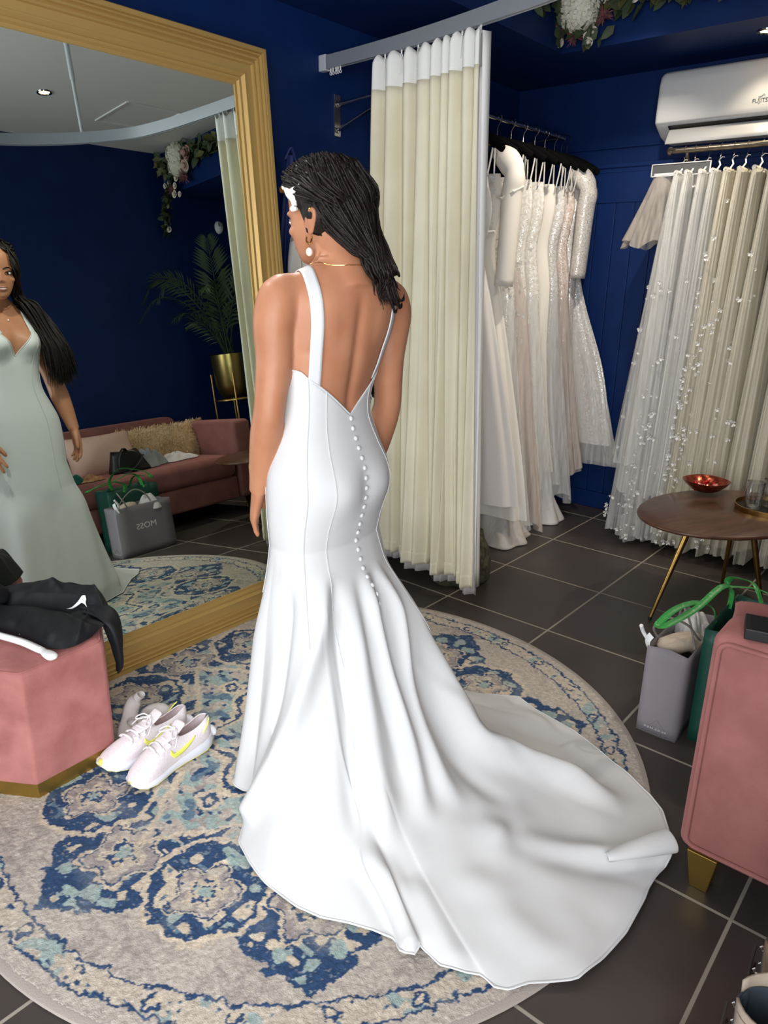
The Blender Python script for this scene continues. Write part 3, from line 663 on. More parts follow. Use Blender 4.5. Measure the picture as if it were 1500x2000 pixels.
for k in range(NS):
    q = (k % 93+rnd.random())/93.; t = T0+(T1-T0)*q; layer = k//93
    back = max(0, -math.sin(t)); hmin = np.interp(math.sin(t), [-1, -.55, -.32, .2, .6, .8], [.05, .05, .118, .128, .165, .18])
    h = hmin+(.219-hmin)*(rnd.random()**(.7 if layer else 1.6))
    a, b_, c_ = rnd.gauss(0, 1), rnd.gauss(0, 1), rnd.random(); o = .012+.0055*layer*c_
    s0 = scalp(t, h, .009+.3*o); wq = max(float(sm(.24, .54, q)), 1-float(sm(.15, .22, q))); s1 = scalp(t+(TE-t)*(.20+.22*wq), max((.50+.06*wq)*h+.010+.012*wq+.012*q, .100 if t < PI+.1 else 0), o+.006); s2 = scalp(t+(TE-t)*.78, .24*h+.026+.036*q, o+.012); g1_ = A3(.022+.056*q, -.090, 1.408); s2 = (1-wq)*(.50*s1+.50*g1_+A3(-.006, -.016-.006*c_, -.010-.008*rnd.random()))+wq*s2
    g1 = A3(.022+.056*q, -.082-.018*math.sin(PI*q)-.012*c_, 1.410+.006*b_+.016*q)+A3(.008*a, .005*b_, 0)
    g2 = A3(.046+.038*q, -.090-.012*math.sin(PI*q)-.010*c_, 1.382+.008*b_+.012*q)+A3(.010*a, .005*b_, 0)
    late = rnd.random() < .78
    g = [s0, s1, s2, g1, g2]
    if late: g += [A3(.106+.014*a, -.046, 1.384+.012*c_), A3(.130+.016*a, .035, 1.368+.014*c_), A3(.146+.018*a, .098, 1.30), A3(.160+.022*a, .130+.012*b_, 1.20), A3(.176+.026*a, .128+.012*b_, 1.11), A3(.182+.030*a, .118+.01*b_, 1.03+.07*rnd.random())]
    else: g += [A3(.066+.014*a, -.102, 1.355+.01*b_), A3(.074+.016*a, -.105, 1.338+.015*b_)]
    m_ = 50 if late else 34
    pts = cat_path(g, m_); ph = rnd.random()*6
    pts[:, 0] += .0011*np.sin(np.arange(m_)*1.1+ph); pts[:, 2] += .0011*np.cos(np.arange(m_)*1.1+ph)
    r0 = rnd.uniform(.0025, .0038); rr_ = [r0*(1+.24*math.sin(i*2.2+ph))*(1 if i < m_-8 else max(.25, (m_-1-i)/8)) for i in range(m_)]
    st.tube(pts.tolist(), rr_, n=6)
for k in range(70):                                                             # lengths falling in front of her right shoulder
    t = rnd.uniform(-.5, 1.0); h = rnd.uniform(.13 if t > .2 else .09, .205); a, b_, c_ = rnd.gauss(0, 1), rnd.gauss(0, 1), rnd.random()
    g = [scalp(t, h, .006), scalp(t-.1, h*.55+.02, .016+.01*c_), A3(.092+.012*a, .055-.03*c_+.008*b_, 1.425), A3(.118+.018*a, .060+.02*b_, 1.372+.012*c_), A3(.140+.018*a, .105+.01*b_, 1.29), A3(.160+.022*a, .132+.012*b_, 1.19), A3(.178+.026*a, .128, 1.10), A3(.184+.030*a, .118, 1.02+.07*rnd.random())]
    pts = cat_path(g, 46); r0 = rnd.uniform(.0034, .005); st.tube(pts.tolist(), [r0]*38+[r0*(46-i)/9 for i in range(38, 46)], n=6)
for k in range(9):                                                              # loose ends curling at the shoulder blade
    a, b_ = rnd.gauss(0, 1), rnd.gauss(0, 1)
    g = [A3(.068+.01*a, -.10, 1.40), A3(.078+.012*a, -.108, 1.355), A3(.088+.012*a, -.112, 1.325), A3(.106+.012*a, -.108, 1.312+.008*b_), A3(.120+.01*a, -.10, 1.325+.01*b_)]
    st.tube(cat_path(g, 24).tolist(), [.0036]*20+[.003, .002, .0014, .0008], n=6)
st.build('braids', M['hair'], hair, sharp=0)
# hair clip, earring, necklace
pearl = mat('pearl', (238, 230, 218), .2, spec=.8); goldj = mat('gold_jewellery', (220, 180, 110), .2, 1)
sat = mat('ivory_satin_clip', (240, 238, 226), .3)
clp = MB()
def hp(x, y, h): return head_pt(x, y, h)
for ctl, rads in (([(-.066, .064, .176), (-.074, .052, .166), (-.080, .040, .154), (-.084, .030, .140), (-.086, .026, .124)], [.004, .009, .012, .009, .006]),
                  ([(-.080, .040, .154), (-.084, .024, .160), (-.085, .004, .170)], [.010, .008, .002]),
                  ([(-.066, .064, .176), (-.058, .074, .176), (-.054, .074, .184)], [.005, .007, .005]),
                  ([(-.086, .026, .124), (-.087, .034, .118), (-.087, .020, .117)], [.006, .006, .004])):
    c_ = cat_path([list(hp(*p))+[r] for p, r in zip(ctl, rads)], 14); clp.tube(c_[:, :3].tolist(), c_[:, 3].tolist(), n=10)
clp.build('hair_clip', sat, bride)
er = MB(); e0 = A3(*hp(-.079, -.002, .055))
er.tube([e0+A3(.0, .011*math.cos(a), .011*math.sin(a)-.008) for a in np.linspace(2.6, 6.8, 14)], [.0008]+[.0026]*12+[.0008], n=8)
er.tube([e0+A3(0, 0, -.019), e0+A3(0, 0, -.028)], .0008, n=6)
eo = er.build('earring', goldj, bride)
MB().ball(e0+A3(0, 0, -.038), .0085, 14, 10, (1, 1, 1.2)).build('pearl_drop', pearl, eo)
MB().ball(hp(-.083, -.016, .112), .004, 10, 8).build('ear_stud', goldj, bride)
nk = [snap(A3(.075*math.cos(a), -.012+.075*math.sin(a), 1.405-.035*max(0, math.sin(a))), .0012)[0] for a in np.linspace(0, 2*PI, 60, endpoint=False)]
no_ = MB().tube([tuple(p) for p in nk], .0007, n=6, closed=True).build('necklace', goldj, bride)
MB().ball(snap((0.0, .09, 1.325), .003)[0], .0045, 10, 8).build('pendant', pearl, no_)
# ================================================================ FITTING-ROOM CURTAIN
RAILZ = 2.235
rail_ctl = [(-.815, -1.44), (-.58, -1.455), (-.31, -1.482), (-.04, -1.525), (.20, -1.575), (.40, -1.625), (.60, -1.72), (.81, -1.955), (.94, -2.22), (.98, -2.56), (.94, -2.90), (.81, -3.16), (.58, -3.38), (.25, -3.53), (-.2, -3.60), (-.80, -3.64)]
rp = cat_path(rail_ctl, 90)
cr = empty('curtain_rail', (-.815, -1.44, RAILZ), 'curved silver curtain rail sweeping out from the blue wall above the mirror', 'curtain rail')
def local(pts, o): return [tuple(Vector(p)-Vector(o.location)) for p in pts]
m_ = MB(); P = []
for i in range(90):
    t = rp[min(i+1, 89)]-rp[max(i-1, 0)]; t /= np.linalg.norm(t); n_ = np.array([-t[1], t[0]])
    P.append([(rp[i][0]+n_[0]*a, rp[i][1]+n_[1]*a, RAILZ+b) for a, b in ((-.012, -.026), (-.012, .026), (.012, .026), (.012, -.026), (.006, -.026), (.006, -.020), (-.006, -.020), (-.006, -.026))])
m_.grid([local(r, cr) for r in P], cv=True).build('rail', M['alu'], cr, sharp=30)
for i in (0, 89): MB().box(Vector((rp[i][0], rp[i][1], RAILZ))-cr.location, (.05, .03, .062)).build('end_cap', M['white_metal'], cr, smooth=False, bevel=.003)
MB().tube(local([(.745, -1.87, RAILZ+.026), (.745, -1.87, 2.52)], cr), .009, n=12).tube(local([(.745, -1.87, 2.50), (.745, -1.87, ZC)], cr), .0125, n=12).build('drop_rod', M['white_metal'], cr)
cl_ = np.r_[0, np.cumsum(np.linalg.norm(np.diff(rp, axis=0), axis=1))]
def on_rail(s):
    x, y = np.interp(s, cl_, rp[:, 0]), np.interp(s, cl_, rp[:, 1]); x2, y2 = np.interp(s+.01, cl_, rp[:, 0]), np.interp(s+.01, cl_, rp[:, 1])
    t = np.array([x2-x, y2-y]); t /= np.linalg.norm(t); return np.array([x, y]), t, np.array([-t[1], t[0]])
S0, S1 = .315, .890
glider = None
for s in list(np.linspace(S0+.01, S1-.01, 13))+[.045, .06, .078, .09, .105]:
    p, t, n_ = on_rail(s); o_ = Vector((p[0], p[1], RAILZ-.026))-cr.location
    if glider is None: glider = MB().tube([(0, 0, .006), (0, 0, -.012)], .0035, n=6).tube([(.0, .006*math.cos(a), -.018+.006*math.sin(a)) for a in np.linspace(0, 2*PI, 9)[:-1]], .0018, n=5, closed=True).build('glider', M['white_plastic'], cr)
    else:
        g2 = glider.copy(); COL.objects.link(g2); glider_new = g2; g2.parent = cr; g2.location = o_; continue
    glider.location = o_
cream = mat('cream_linen', (226, 219, 194), .85, col2=(218, 210, 184), ns=4, bump=.25, bs=420, bstretch=(1, 1, .25), spec=.1)
whitec = mat('white_heading_tape', (232, 231, 226), .85, bump=.3, bs=250, spec=.1)
lining = mat('silvery_lining', (205, 200, 198), .5, bump=.2, bs=200, bstretch=(6, 6, .2))
def curtain_sheet(z0, z1, nz, ph, amp0, amp1, off, s0=S0, s1=S1, ns=300, N=8.5, zt=2.19):
    P = []
    for s in np.linspace(0, 1, ns):
        row = []
        w_ = 2*PI*N*(s+.040*math.sin(7*s+1)+.012*math.sin(19*s))
        for z in np.linspace(z0, z1, nz):
            f = max(0, (zt-z)/(zt-.1)); a = amp0+(amp1-amp0)*f**.6
            se = s+(.012*math.sin(5*s+2.2*f)*f); p, t, n_ = on_rail(s0+(s1-s0)*(se*(1+.18*f)-.02*f))
            sh = math.sin(w_+.5*math.sin(3.1*f+s*11)*f); sh = math.copysign(abs(sh)**.75, sh); fb = .75*f**1.6; sh = sh*(1-fb)+fb*1.25*math.sin(.42*w_+1.1+.6*f)
            k = a*(.65+.5*math.sin(s*17.3+1.2)**2)
            d = k*sh+.012*f*math.sin(2.6*w_+4*f)+off+.02*f*s; e = .35*k*math.cos(w_*1.0)*.5
            top = .012*math.cos(w_*2+1)*max(0, (z-zt+.06)/.06)
            row.append((p[0]+n_[0]*d+t[0]*e-.0*f, p[1]+n_[1]*d+t[1]*e, z+(top if z > zt-.05 else 0)))
        P.append(row)
    return P
cu = empty('fitting_room_curtain', (-.2, -1.5, 0), 'floor-length cream curtain bunched in folds on the curved rail beside the bride', 'curtain')
def cbuild(P, name, m, **k):
    mb = MB().grid([local(r, cu) for r in P]); return mb.build(name, m, cu, sharp=0, **k)
main = cbuild(curtain_sheet(.108, 2.085, 60, 0, .030, .046, 0), 'drape', cream, solid=.004, offset=0)
cbuild(curtain_sheet(2.08, 2.195, 8, 0, .030, .046, 0), 'heading_tape', whitec, solid=.003, offset=0)
cbuild(curtain_sheet(.108, .168, 5, 0, .030, .046, -.0035), 'bottom_hem', cream, solid=.002, offset=0)
cbuild(curtain_sheet(.072, 2.08, 40, 0, .028, .042, .018), 'lining', lining, solid=.002, offset=0)
for sA, sB in ((S0-.012, S0+.004), (S1-.004, S1+.016)):
    P = []
    for s in np.linspace(0, 1, 6):
        P.append([(lambda q, f: (q[0][0]+q[2][0]*(.020*math.sin(s*5+z)+.01+(.02*f if sA > .6 else 0)), q[0][1]+q[2][1]*(.020*math.sin(s*5+z)+.01+(.02*f if sA > .6 else 0)), z))(on_rail(sA+(sB-sA)*s+(S1-S0)*(2.19-z)/2.09*(.16 if sA > .6 else -.02)), (2.19-z)/2.09) for z in np.linspace(.108, 2.19, 24)])
    cbuild(P, 'edge_turning', lining if sA < .6 else whitec, solid=.003)
hk = None
for s in np.linspace(S0+.01, S1-.01, 13):
    p, t, n_ = on_rail(s); o_ = Vector((p[0], p[1], RAILZ-.05))-cu.location
    if hk is None: hk = MB().tube([(0, 0, 0), (0, -.006, -.02), (0, -.008, -.06)], .0018, n=6).build('curtain_hook', M['white_plastic'], cu); hk.location = o_
    else: h2 = hk.copy(); COL.objects.link(h2); h2.parent = cu; h2.location = o_
# dark mottled cloth bundle standing behind the curtain hem
rock = mat('mottled_dark_brocade', (38, 38, 30), .9, col2=(92, 88, 66), ns=38, nd=6, bump=.8, bs=60)
mb = MB().lathe([(0, .26), (.07, .255), (.115, .235), (.14, .18), (.15, .10), (.145, .03), (.125, .004), (0, .0)], c=(-.085, -1.30, .001), n=30, wob=lambda u, z: 1+.07*math.sin(6.28*u*3+z*14)+.04*math.sin(6.28*u*7+z*30))
tag(mb.build('floor_pouf', rock, sharp=0), 'dark mottled lump half hidden behind the hem of the cream curtain', 'pouf')

# ================================================================ GARMENT RAILS
gr = empty('garment_rail', (XL, -1.345, 2.05), 'chrome garment rail bracketed off the left wall behind the curtain', 'garment rail')
MB().box((.003, 0, 0), (.006, .042, .17)).build('wall_plate', M['chrome'], gr, smooth=False, bevel=.002)
MB().tube([(.004, 0, .045), (.20, .0, .055), (.385, .0, .06)], .008, n=12).tube([(.004, 0, -.06), (.17, 0, -.005), (.36, 0, .052)], .008, n=12).build('bracket_arm', M['chrome'], gr)
MB().tube([(.38, -.03, .06), (.38, 1.435, .06)], .0125, n=16).build('rail', M['chrome'], gr)
MB().tube([(.004, 1.42, .045), (.20, 1.42, .055), (.385, 1.42, .06)], .008, n=12).box((.003, 1.42, 0), (.006, .042, .17)).build('far_bracket', M['chrome'], gr)
for zz in (.045, -.06): MB().lathe([(0, .010), (.010, .009), (.012, .0)], n=14).xf(Matrix.Translation((.006, 0, zz)) @ Matrix.Rotation(PI/2, 4, 'Y')).build('fixing_collar', M['chrome'], gr)
g2r = empty('garment_rail', (.22, -.05, 1.975), 'steel garment rail under the air conditioner carrying tulle skirts', 'garment rail')
steel = mat('worn_steel', (150, 140, 124), .3, .95)
MB().tube([(-.012, 0, 0), (1.72, 0, 0)], .0135, n=16).build('rail', steel, g2r)
MB().lathe([(0, .006), (.019, .006), (.021, 0), (.019, -.012), (0, -.012)], n=18).xf(Matrix.Translation((-.01, 0, 0)) @ Matrix.Rotation(-PI/2, 4, 'Y')).build('end_stop', steel, g2r)
for x in (.075, 1.55): MB().tube([(x, 0, -.01), (x, .02, -.045), (x, .12, -.05), (x, .258, -.05)], .009, n=10).lathe([(0, 0), (.024, 0), (.026, .005), (.02, .01), (0, .01)], c=(0, 0, 0), n=16).build('wall_arm', steel, g2r)
# ---- hangers (left rail): wide black velvet
velv = mat('black_flock', (9, 9, 10), .95, bump=.3, bs=400, spec=.1)
goldtx = mat('gold_print', (150, 120, 60), .4, .6)
def hanger(y, label, tilt=0.):
    e = empty('coat_hanger', (-.45, y, 2.11), label, 'hanger', 'black hangers on the left rail')
    if hanger.first is None:
        w_ = .205; c_ = cat_path([(-w_, 0, -.185), (-.15, 0, -.150), (-.07, 0, -.112), (0, 0, -.094), (.07, 0, -.112), (.15, 0, -.150), (w_, 0, -.185)], 30)
        a = MB().tube(c_.tolist(), [.013]+[.018]*28+[.013], n=10, flat=1.0, upv=(0, 0, 1)); a.v = [(x, yy*.45, z) for x, yy, z in a.v]
        a.build('shoulder_bar', velv, e)
        h_ = [(0, 0, -.09), (0, 0, -.045), (.004, 0, -.030), (.019, 0, -.012), (.0195, 0, .008), (.006, 0, .0205), (-.010, 0, .0195), (-.0185, 0, .008)]
        MB().tube(cat_path(h_, 28).tolist(), .0021, n=7).build('hook', M['chrome'], e)
        MB().box((.055, -.0088, -.125), (.05, .0006, .006), Matrix.Rotation(.5, 3, 'Y')).box((.05, -.0088, -.138), (.03, .0006, .004), Matrix.Rotation(.5, 3, 'Y')).build('gold_print', goldtx, e, smooth=False)
        hanger.first = e
    else:
        for ch in hanger.first.children: c_ = ch.copy(); COL.objects.link(c_); c_.parent = e
    e.rotation_euler = (0, 0, tilt); return e
hanger.first = None
# ---- fabrics
def glitter(name, col, col2, amt=.5, tul=1., ns=60, bump=.45, scale=620):
    m = mat(name, col, .6, col2=col2, ns=ns, nd=5, bump=bump, bs=110, spec=.3, ramp=(.4, .6))
    N, L, B = nodes(m); tc = N.new('ShaderNodeTexCoord'); v = N.new('ShaderNodeTexVoronoi'); v.inputs['Scale'].default_value = scale; L.new(tc.outputs['Object'], v.inputs['Vector'])
    sp_ = N.new('ShaderNodeSeparateColor'); L.new(v.outputs['Color'], sp_.inputs[0])
    g = N.new('ShaderNodeMath'); g.operation = 'GREATER_THAN'; L.new(sp_.outputs[0], g.inputs[0]); g.inputs[1].default_value = 1-amt*.16
    L.new(g.outputs[0], B.inputs['Metallic'])
    mx = N.new('ShaderNodeMix'); mx.data_type = 'RGBA'; src = B.inputs['Base Color'].links[0].from_socket; L.new(g.outputs[0], mx.inputs[0]); L.new(src, mx.inputs[6]); mx.inputs[7].default_value = (.95, .95, .95, 1); L.new(mx.outputs[2], B.inputs['Base Color'])
    r = N.new('ShaderNodeMath'); r.operation = 'MULTIPLY_ADD'; L.new(g.outputs[0], r.inputs[0]); r.inputs[1].default_value = -.4; r.inputs[2].default_value = .62; L.new(r.outputs[0], B.inputs['Roughness'])
    if tul < 1: B.inputs['Alpha'].default_value = tul
    return m
ivory = mat('ivory_crepe', (234, 229, 218), .65, bump=.1, bs=600, spec=.2)
satin = mat('ivory_satin', (232, 229, 222), .42, bump=.1, bs=40)
chiffon = mat('chiffon', (230, 225, 218), .7, bump=.25, bs=30, bstretch=(8, 8, .3))
lace = glitter('beaded_lace', (212, 206, 194), (232, 230, 224), .28, ns=70)
lace2 = glitter('silver_beaded_lace', (204, 198, 188), (230, 229, 226), .42, ns=90)
blush = glitter('blush_beaded_lace', (208, 186, 172), (230, 220, 210), .4, ns=80)
sequin = glitter('sequinned_tulle', (204, 196, 184), (228, 225, 220), .7, ns=120)
def tulle(name, col, alpha, streak=.25):
    m = mat(name, col, .8, spec=.1); N, L, B = nodes(m); tc = N.new('ShaderNodeTexCoord'); mp = N.new('ShaderNodeMapping'); mp.inputs['Scale'].default_value = (34, 34, .6); L.new(tc.outputs['Object'], mp.inputs['Vector'])
    n = N.new('ShaderNodeTexNoise'); n.inputs['Scale'].default_value = 1.6; n.inputs['Detail'].default_value = 2; L.new(mp.outputs[0], n.inputs['Vector'])
    r = N.new('ShaderNodeMapRange'); r.inputs[1].default_value = .3; r.inputs[2].default_value = .7; r.inputs[3].default_value = alpha-streak*.5; r.inputs[4].default_value = min(1, alpha+streak*.5); L.new(n.outputs['Fac'], r.inputs[0]); L.new(r.outputs[0], B.inputs['Alpha'])
    return m
tul_w = tulle('white_tulle', (232, 232, 228), .40); tul_c = tulle('cream_tulle', (232, 227, 210), .5); tul_b = tulle('blush_tulle', (218, 204, 194), .55); tul_g = tulle('grey_tulle', (190, 182, 172), .6)
# ---- gowns: flattened hollow skirts hanging under a bodice
def gown_sheet(prof, seed, N=9, amp=.02, nz=46, n=120, ztop=1.84, zbot=.1, xsh=0., ragged=0.):
    rs = random.Random(seed); ph = [rs.uniform(0, 6) for _ in range(4)]; P = []
    for i in range(nz):
        f = i/(nz-1); z = ztop+(zbot-ztop)*f; hw, th, cx = lerp_tab(prof, f); row = []
        for k in range(n):
            u = 2*PI*k/n; a = amp*sm(.18, .75, f)
            r = 1+float(a)/max(th, .02)*math.sin(N*u+ph[0]+1.2*math.sin(2.2*f+ph[1]))+float(a)/max(th, .02)*.5*math.sin((N*2-3)*u+ph[2])
            row.append((cx+xsh*f+hw*math.copysign(abs(math.cos(u))**.9, math.cos(u))*(1+.15*(r-1)), th*math.sin(u)*r, z+ragged*f**6*math.sin(3*u+ph[3])))
        P.append(row)
    return P
SHEATH = [(0, .135, .030, 0), (.08, .150, .045, 0), (.2, .125, .045, 0), (.33, .155, .05, 0), (.55, .165, .055, 0), (.8, .20, .065, .01), (1, .25, .075, .02)]
ALINE = [(0, .125, .028, 0), (.08, .145, .042, 0), (.2, .118, .04, 0), (.35, .165, .05, .01), (.6, .24, .06, .03), (.85, .31, .065, .05), (1, .34, .07, .06)]
def gown(name, y, label, layers, extra=None, cat='wedding dress', rz=0., straps=None):
    e = empty(name, (-.45, y, 0), label, cat, 'wedding dresses on the left rail'); e.rotation_euler = (0, 0, rz)
    for nm, P, m in layers: MB().grid(P, cv=True).build(nm, m, e, sharp=0)
    for sx_ in (straps or []):
        MB().tube([(sx_, -.008, 1.935+.0), (sx_*.98, -.018, 1.88), (sx_*.95, -.030, 1.82)], .006, n=6, flat=.35).tube([(sx_, .010, 1.935), (sx_*.98, .018, 1.88), (sx_*.95, .028, 1.82)], .006, n=6, flat=.35).build('strap', satin, e)
    if extra: extra(e)
    return e
def sprigs(e, m, n, xr, zr, y, seed, size=.014, name='lace_applique', xs=.0):
    rs = random.Random(seed); mb = MB()
    for _ in range(n):
        x, z = rs.uniform(*xr), rs.uniform(*zr); yy = y-rs.random()*.012; a = rs.uniform(0, 6.28)
        for j in range(3):
            aa = a+j*.9; s = size*rs.uniform(.6, 1.2); dx, dz = math.cos(aa), math.sin(aa)
            mb.add([(x, yy, z), (x+dx*s*.5-dz*s*.28, yy-.004, z+dz*s*.5+dx*s*.28), (x+dx*s, yy-.002, z+dz*s), (x+dx*s*.5+dz*s*.28, yy-.004, z+dz*s*.5-dx*s*.28)], [(0, 1, 2, 3)])
    mb.build(name, m, e, sharp=0)['kind'] = 'stuff'
petal_w = mat('white_lace_petal', (232, 231, 226), .55, bump=.2, bs=200)
hanger(-1.27, 'black hanger left of the cream curtain, holding the ruched satin dress with thin straps')
def ruch(e):
    mb = MB()
    for sx_ in (-.125, -.085, .09, .13): mb.lathe([(0, .02), (.016, .012), (.022, 0), (.015, -.014), (0, -.02)], c=(sx_, -.03, 1.775), n=14, wob=lambda u, z: 1+.2*math.sin(6.28*u*5))
    for k in range(12): mb.tube(cat_path([(-.15, -.030, 1.76-k*.024), (-.05, -.05, 1.735-k*.026), (.12, -.035, 1.70-k*.026)], 10).tolist(), .009, n=6)
    mb.build('ruched_bodice', satin, e)
gown('hanging_dress', -1.27, 'ruched white satin dress on thin straps, just left of the cream curtain', [('skirt', gown_sheet(SHEATH, 1, ztop=1.80, zbot=.12), satin)], ruch, straps=(-.17, -.13, .13, .17))
def lapel(e):
    MB().grid([[(.02, -.05, 1.80), (.03, -.055, 1.62), (.03, -.05, 1.48)], [(.12, -.075, 1.80), (.135, -.085, 1.64), (.05, -.06, 1.44)], [(.19, -.05, 1.78), (.215, -.06, 1.57), (.08, -.045, 1.43)]]).build('folded_lapel', ivory, e, sharp=0, solid=.004, sub=2)
    MB().tube([(.03, -.03, 1.57), (.1, -.06, 1.565), (.2, -.03, 1.575)], .007, n=8).build('waist_tie', ivory, e)
    sprigs(e, petal_w, 26, (.13, .2), (1.60, 1.82), -.045, 3, .022)
hanger(-.86, 'black hanger by the right edge of the curtain, holding the folded-lapel dress')
gown('hanging_dress', -.86, 'ivory crepe dress with a pointed folded lapel beside the right curtain edge', [('skirt', gown_sheet(ALINE, 2, N=7, amp=.016, ztop=1.82, zbot=.26), chiffon)], lapel, straps=(-.15, .10, .15))
def sleeve(e, m=ivory, x=.185, z0=1.90, z1=1.33, puff=True):
    c_ = cat_path([(x-.10, -.012, z0+.028), (x-.03, -.02, z0+.012), (x+.035, -.03, z0-.07), (x+.03, -.03, z0-.16), (x+.028, -.035, z0-.30), (x+.022, -.04, z1)], 30)
    r_ = np.interp(np.linspace(0, 1, 30), [0, .12, .25, .34, .38, .5, 1], [.014, .040, .064, .060, .050, .054, .047])
    MB().tube(c_.tolist(), r_.tolist(), n=18, cap=False, flat=.8).build('long_sleeve', m, e, sharp=0, solid=.003)
    if puff: MB().tube([(x-.04, -.052, 1.735), (x+.01, -.082, 1.722), (x+.06, -.072, 1.75), (x+.085, -.02, 1.775)], [.004, .007, .007, .004], n=8).build('gathered_seam', m, e)
hanger(-.75, 'black hanger under the ivory long-sleeved puff-shoulder dress', .04)
gown('hanging_dress', -.75, 'ivory crepe dress with one long puff-shouldered sleeve, first beyond the curtain', [('skirt', gown_sheet(ALINE, 3, N=8, amp=.018, ztop=1.84, zbot=.16), ivory)], sleeve, straps=())
def appl(seed, xr=(-.1, .24), zr=(.9, 1.80), n=60, y=-.05): return lambda e: sprigs(e, petal_w, n, xr, zr, y, seed, .018)
spec = [(-.60, 'white tulle gown with leafy lace sprigs, next after the long-sleeved crepe dress', SHEATH, lace2, tul_w, .12, appl(11, (-.05, .19), (.95, 1.82), 80, -.062), (.12, .16), 'sprigged tulle gown'),
        (-.47, 'beaded ivory lace gown with white ribbon loops, middle of the left rail', SHEATH, lace, tul_b, .03, appl(12, (.0, .2), (.5, 1.5), 50, -.066), (.10, .15), 'ribbon-looped lace gown'),
        (-.35, 'ivory lace gown with a wide beaded halter top reaching its hanger', SHEATH, lace, tul_w, .22, None, (.13,), 'halter lace gown'),
        (-.23, 'plain cream crepe slip dress with a straight hem between beaded gowns', SHEATH, ivory, None, .30, None, (.12, .17), 'plain slip dress'),
        (-.12, 'silver beaded lace gown with a sparkling scalloped hem', SHEATH, lace2, tul_w, .20, None, (.13, .17), 'silver beaded gown'),
        (-.01, 'blush pink beaded gown with ruched sheer panels', SHEATH, blush, tul_b, .34, None, (.12, .16), 'blush beaded gown')]
for y, lb, pr, m1, m2, zb, ex, stp, hn in spec:
    hanger(y, 'black hanger holding the '+hn+' on the left rail', random.Random(int(y*100)).uniform(-.05, .05))
    L_ = [('bodice_and_skirt', gown_sheet(pr, int(y*1000)+7, N=8, amp=.014, ztop=1.84, zbot=zb), m1)]
    if m2: L_.append(('tulle_overskirt', gown_sheet([(0, .12, .05, 0), (.2, .17, .058, .0), (.6, .23, .068, .02), (1, .31, .085, .04)], int(y*1000)+9, N=11, amp=.018, ztop=1.45, zbot=max(.03, zb-.08), ragged=.04), m2))
    gown('hanging_dress', y, lb, L_, ex, straps=stp)
def seqsleeve(e): sleeve(e, sequin, .165, 1.90, 1.37, False)
hanger(.07, 'black hanger holding the sequinned long-sleeved gown near the back wall')
gown('hanging_dress', .07, 'sequinned long-sleeved gown near the far end of the left rail', [('bodice_and_skirt', gown_sheet(SHEATH, 77, N=8, amp=.012, ztop=1.86, zbot=.42), sequin)], seqsleeve, straps=())
hanger(.135, 'black hanger at the far end of the left rail, holding the widest tulle gown')
gown('hanging_dress', .135, 'pale tulle gown flaring widest, last on the left rail against the back wall', [('bodice_and_skirt', gown_sheet([(0, .12, .02, 0), (.2, .12, .022, 0), (.4, .16, .03, .02), (.7, .27, .035, .08), (1, .33, .038, .12)], 78, N=12, amp=.004, ztop=1.86, zbot=.42), lace2),
     ('tulle_overskirt', gown_sheet([(0, .13, .03, 0), (.2, .16, .035, 0), (.5, .26, .04, .06), (1, .38, .045, .13)], 79, N=16, amp=.006, ztop=1.5, zbot=.30), tul_w)], straps=())
# satin trains pooled on the tiles under the left rail
def pool(loc, sx, sy, h, label, m, seed, rz=0):
    rs = random.Random(seed); ph = [rs.uniform(0, 6) for _ in range(5)]; P = []
    for i in range(22):
        f = i/21; row = []
        for k in range(72):
            u = 2*PI*k/72; r = (.35+.65*f)*(1+.10*math.sin(3*u+ph[0])*f+.07*math.sin(7*u+ph[1]+2*f))
            z = h*(1-f)**1.3+.012*(1-f**8)*(1+math.sin(9*u+ph[2]+3*f))*.9+.003
            row.append((sx*r*math.cos(u), sy*r*math.sin(u), max(.002, z)))
        P.append(row)
    o = MB().grid(P, cv=True).build('trailing_train', m, sharp=0, solid=.002, offset=1); o.location = loc; o.rotation_euler = (0, 0, rz)
    return tag(o, label, 'dress train')
pool((-.30, -.25, 0), .19, .17, .30, 'creased white satin train pooling on the tiles below the left rail', satin, 3, .3)
pool((-.30, -.66, 0), .24, .18, .26, 'sheer chiffon train pooling on the tiles right of the curtain hem', tulle('sheer_train', (214, 208, 200), .75, .15), 5, -.2)

# ---- tulle skirts on the back rail
def wire_hanger(x, label, i):
    e = empty('wire_hanger', (x, -.05, 1.975), label, 'hanger', 'wire hangers on the back rail')
    if wire_hanger.first is None:
        c_ = [(0, .0, -.085), (0, .002, -.04), (0, .012, -.022), (0, .019, -.004), (0, .012, .014), (0, -.004, .0165), (0, -.0165, .004)]
        MB().tube(cat_path(c_, 20).tolist(), .0016, n=6).build('hook', steel, e)
        MB().tube([(0, 0, -.085), (0, -.08, -.105), (0, -.10, -.112), (0, .10, -.112), (0, .08, -.105), (0, 0, -.085)], .0016, n=6).build('cross_wire', steel, e)
        MB().tube([(.0, -.01, -.06), (.012, -.03, -.08), (.0, -.05, -.112)], .004, n=6, flat=.4).tube([(0, -.01, -.055), (.014, -.022, -.045), (.026, -.03, -.048)], .003, n=6, flat=.4).build('white_ribbon', petal_w, e)
        wire_hanger.first = e
    else:
        for ch in wire_hanger.first.children: c_ = ch.copy(); COL.objects.link(c_); c_.parent = e
    e.rotation_euler = (0, 0, .12*math.sin(i*2.3)); return e
wire_hanger.first = None
xs = [.285, .335, .40, .455, .515, .575, .64, .71, .80, .90, 1.02, 1.15]
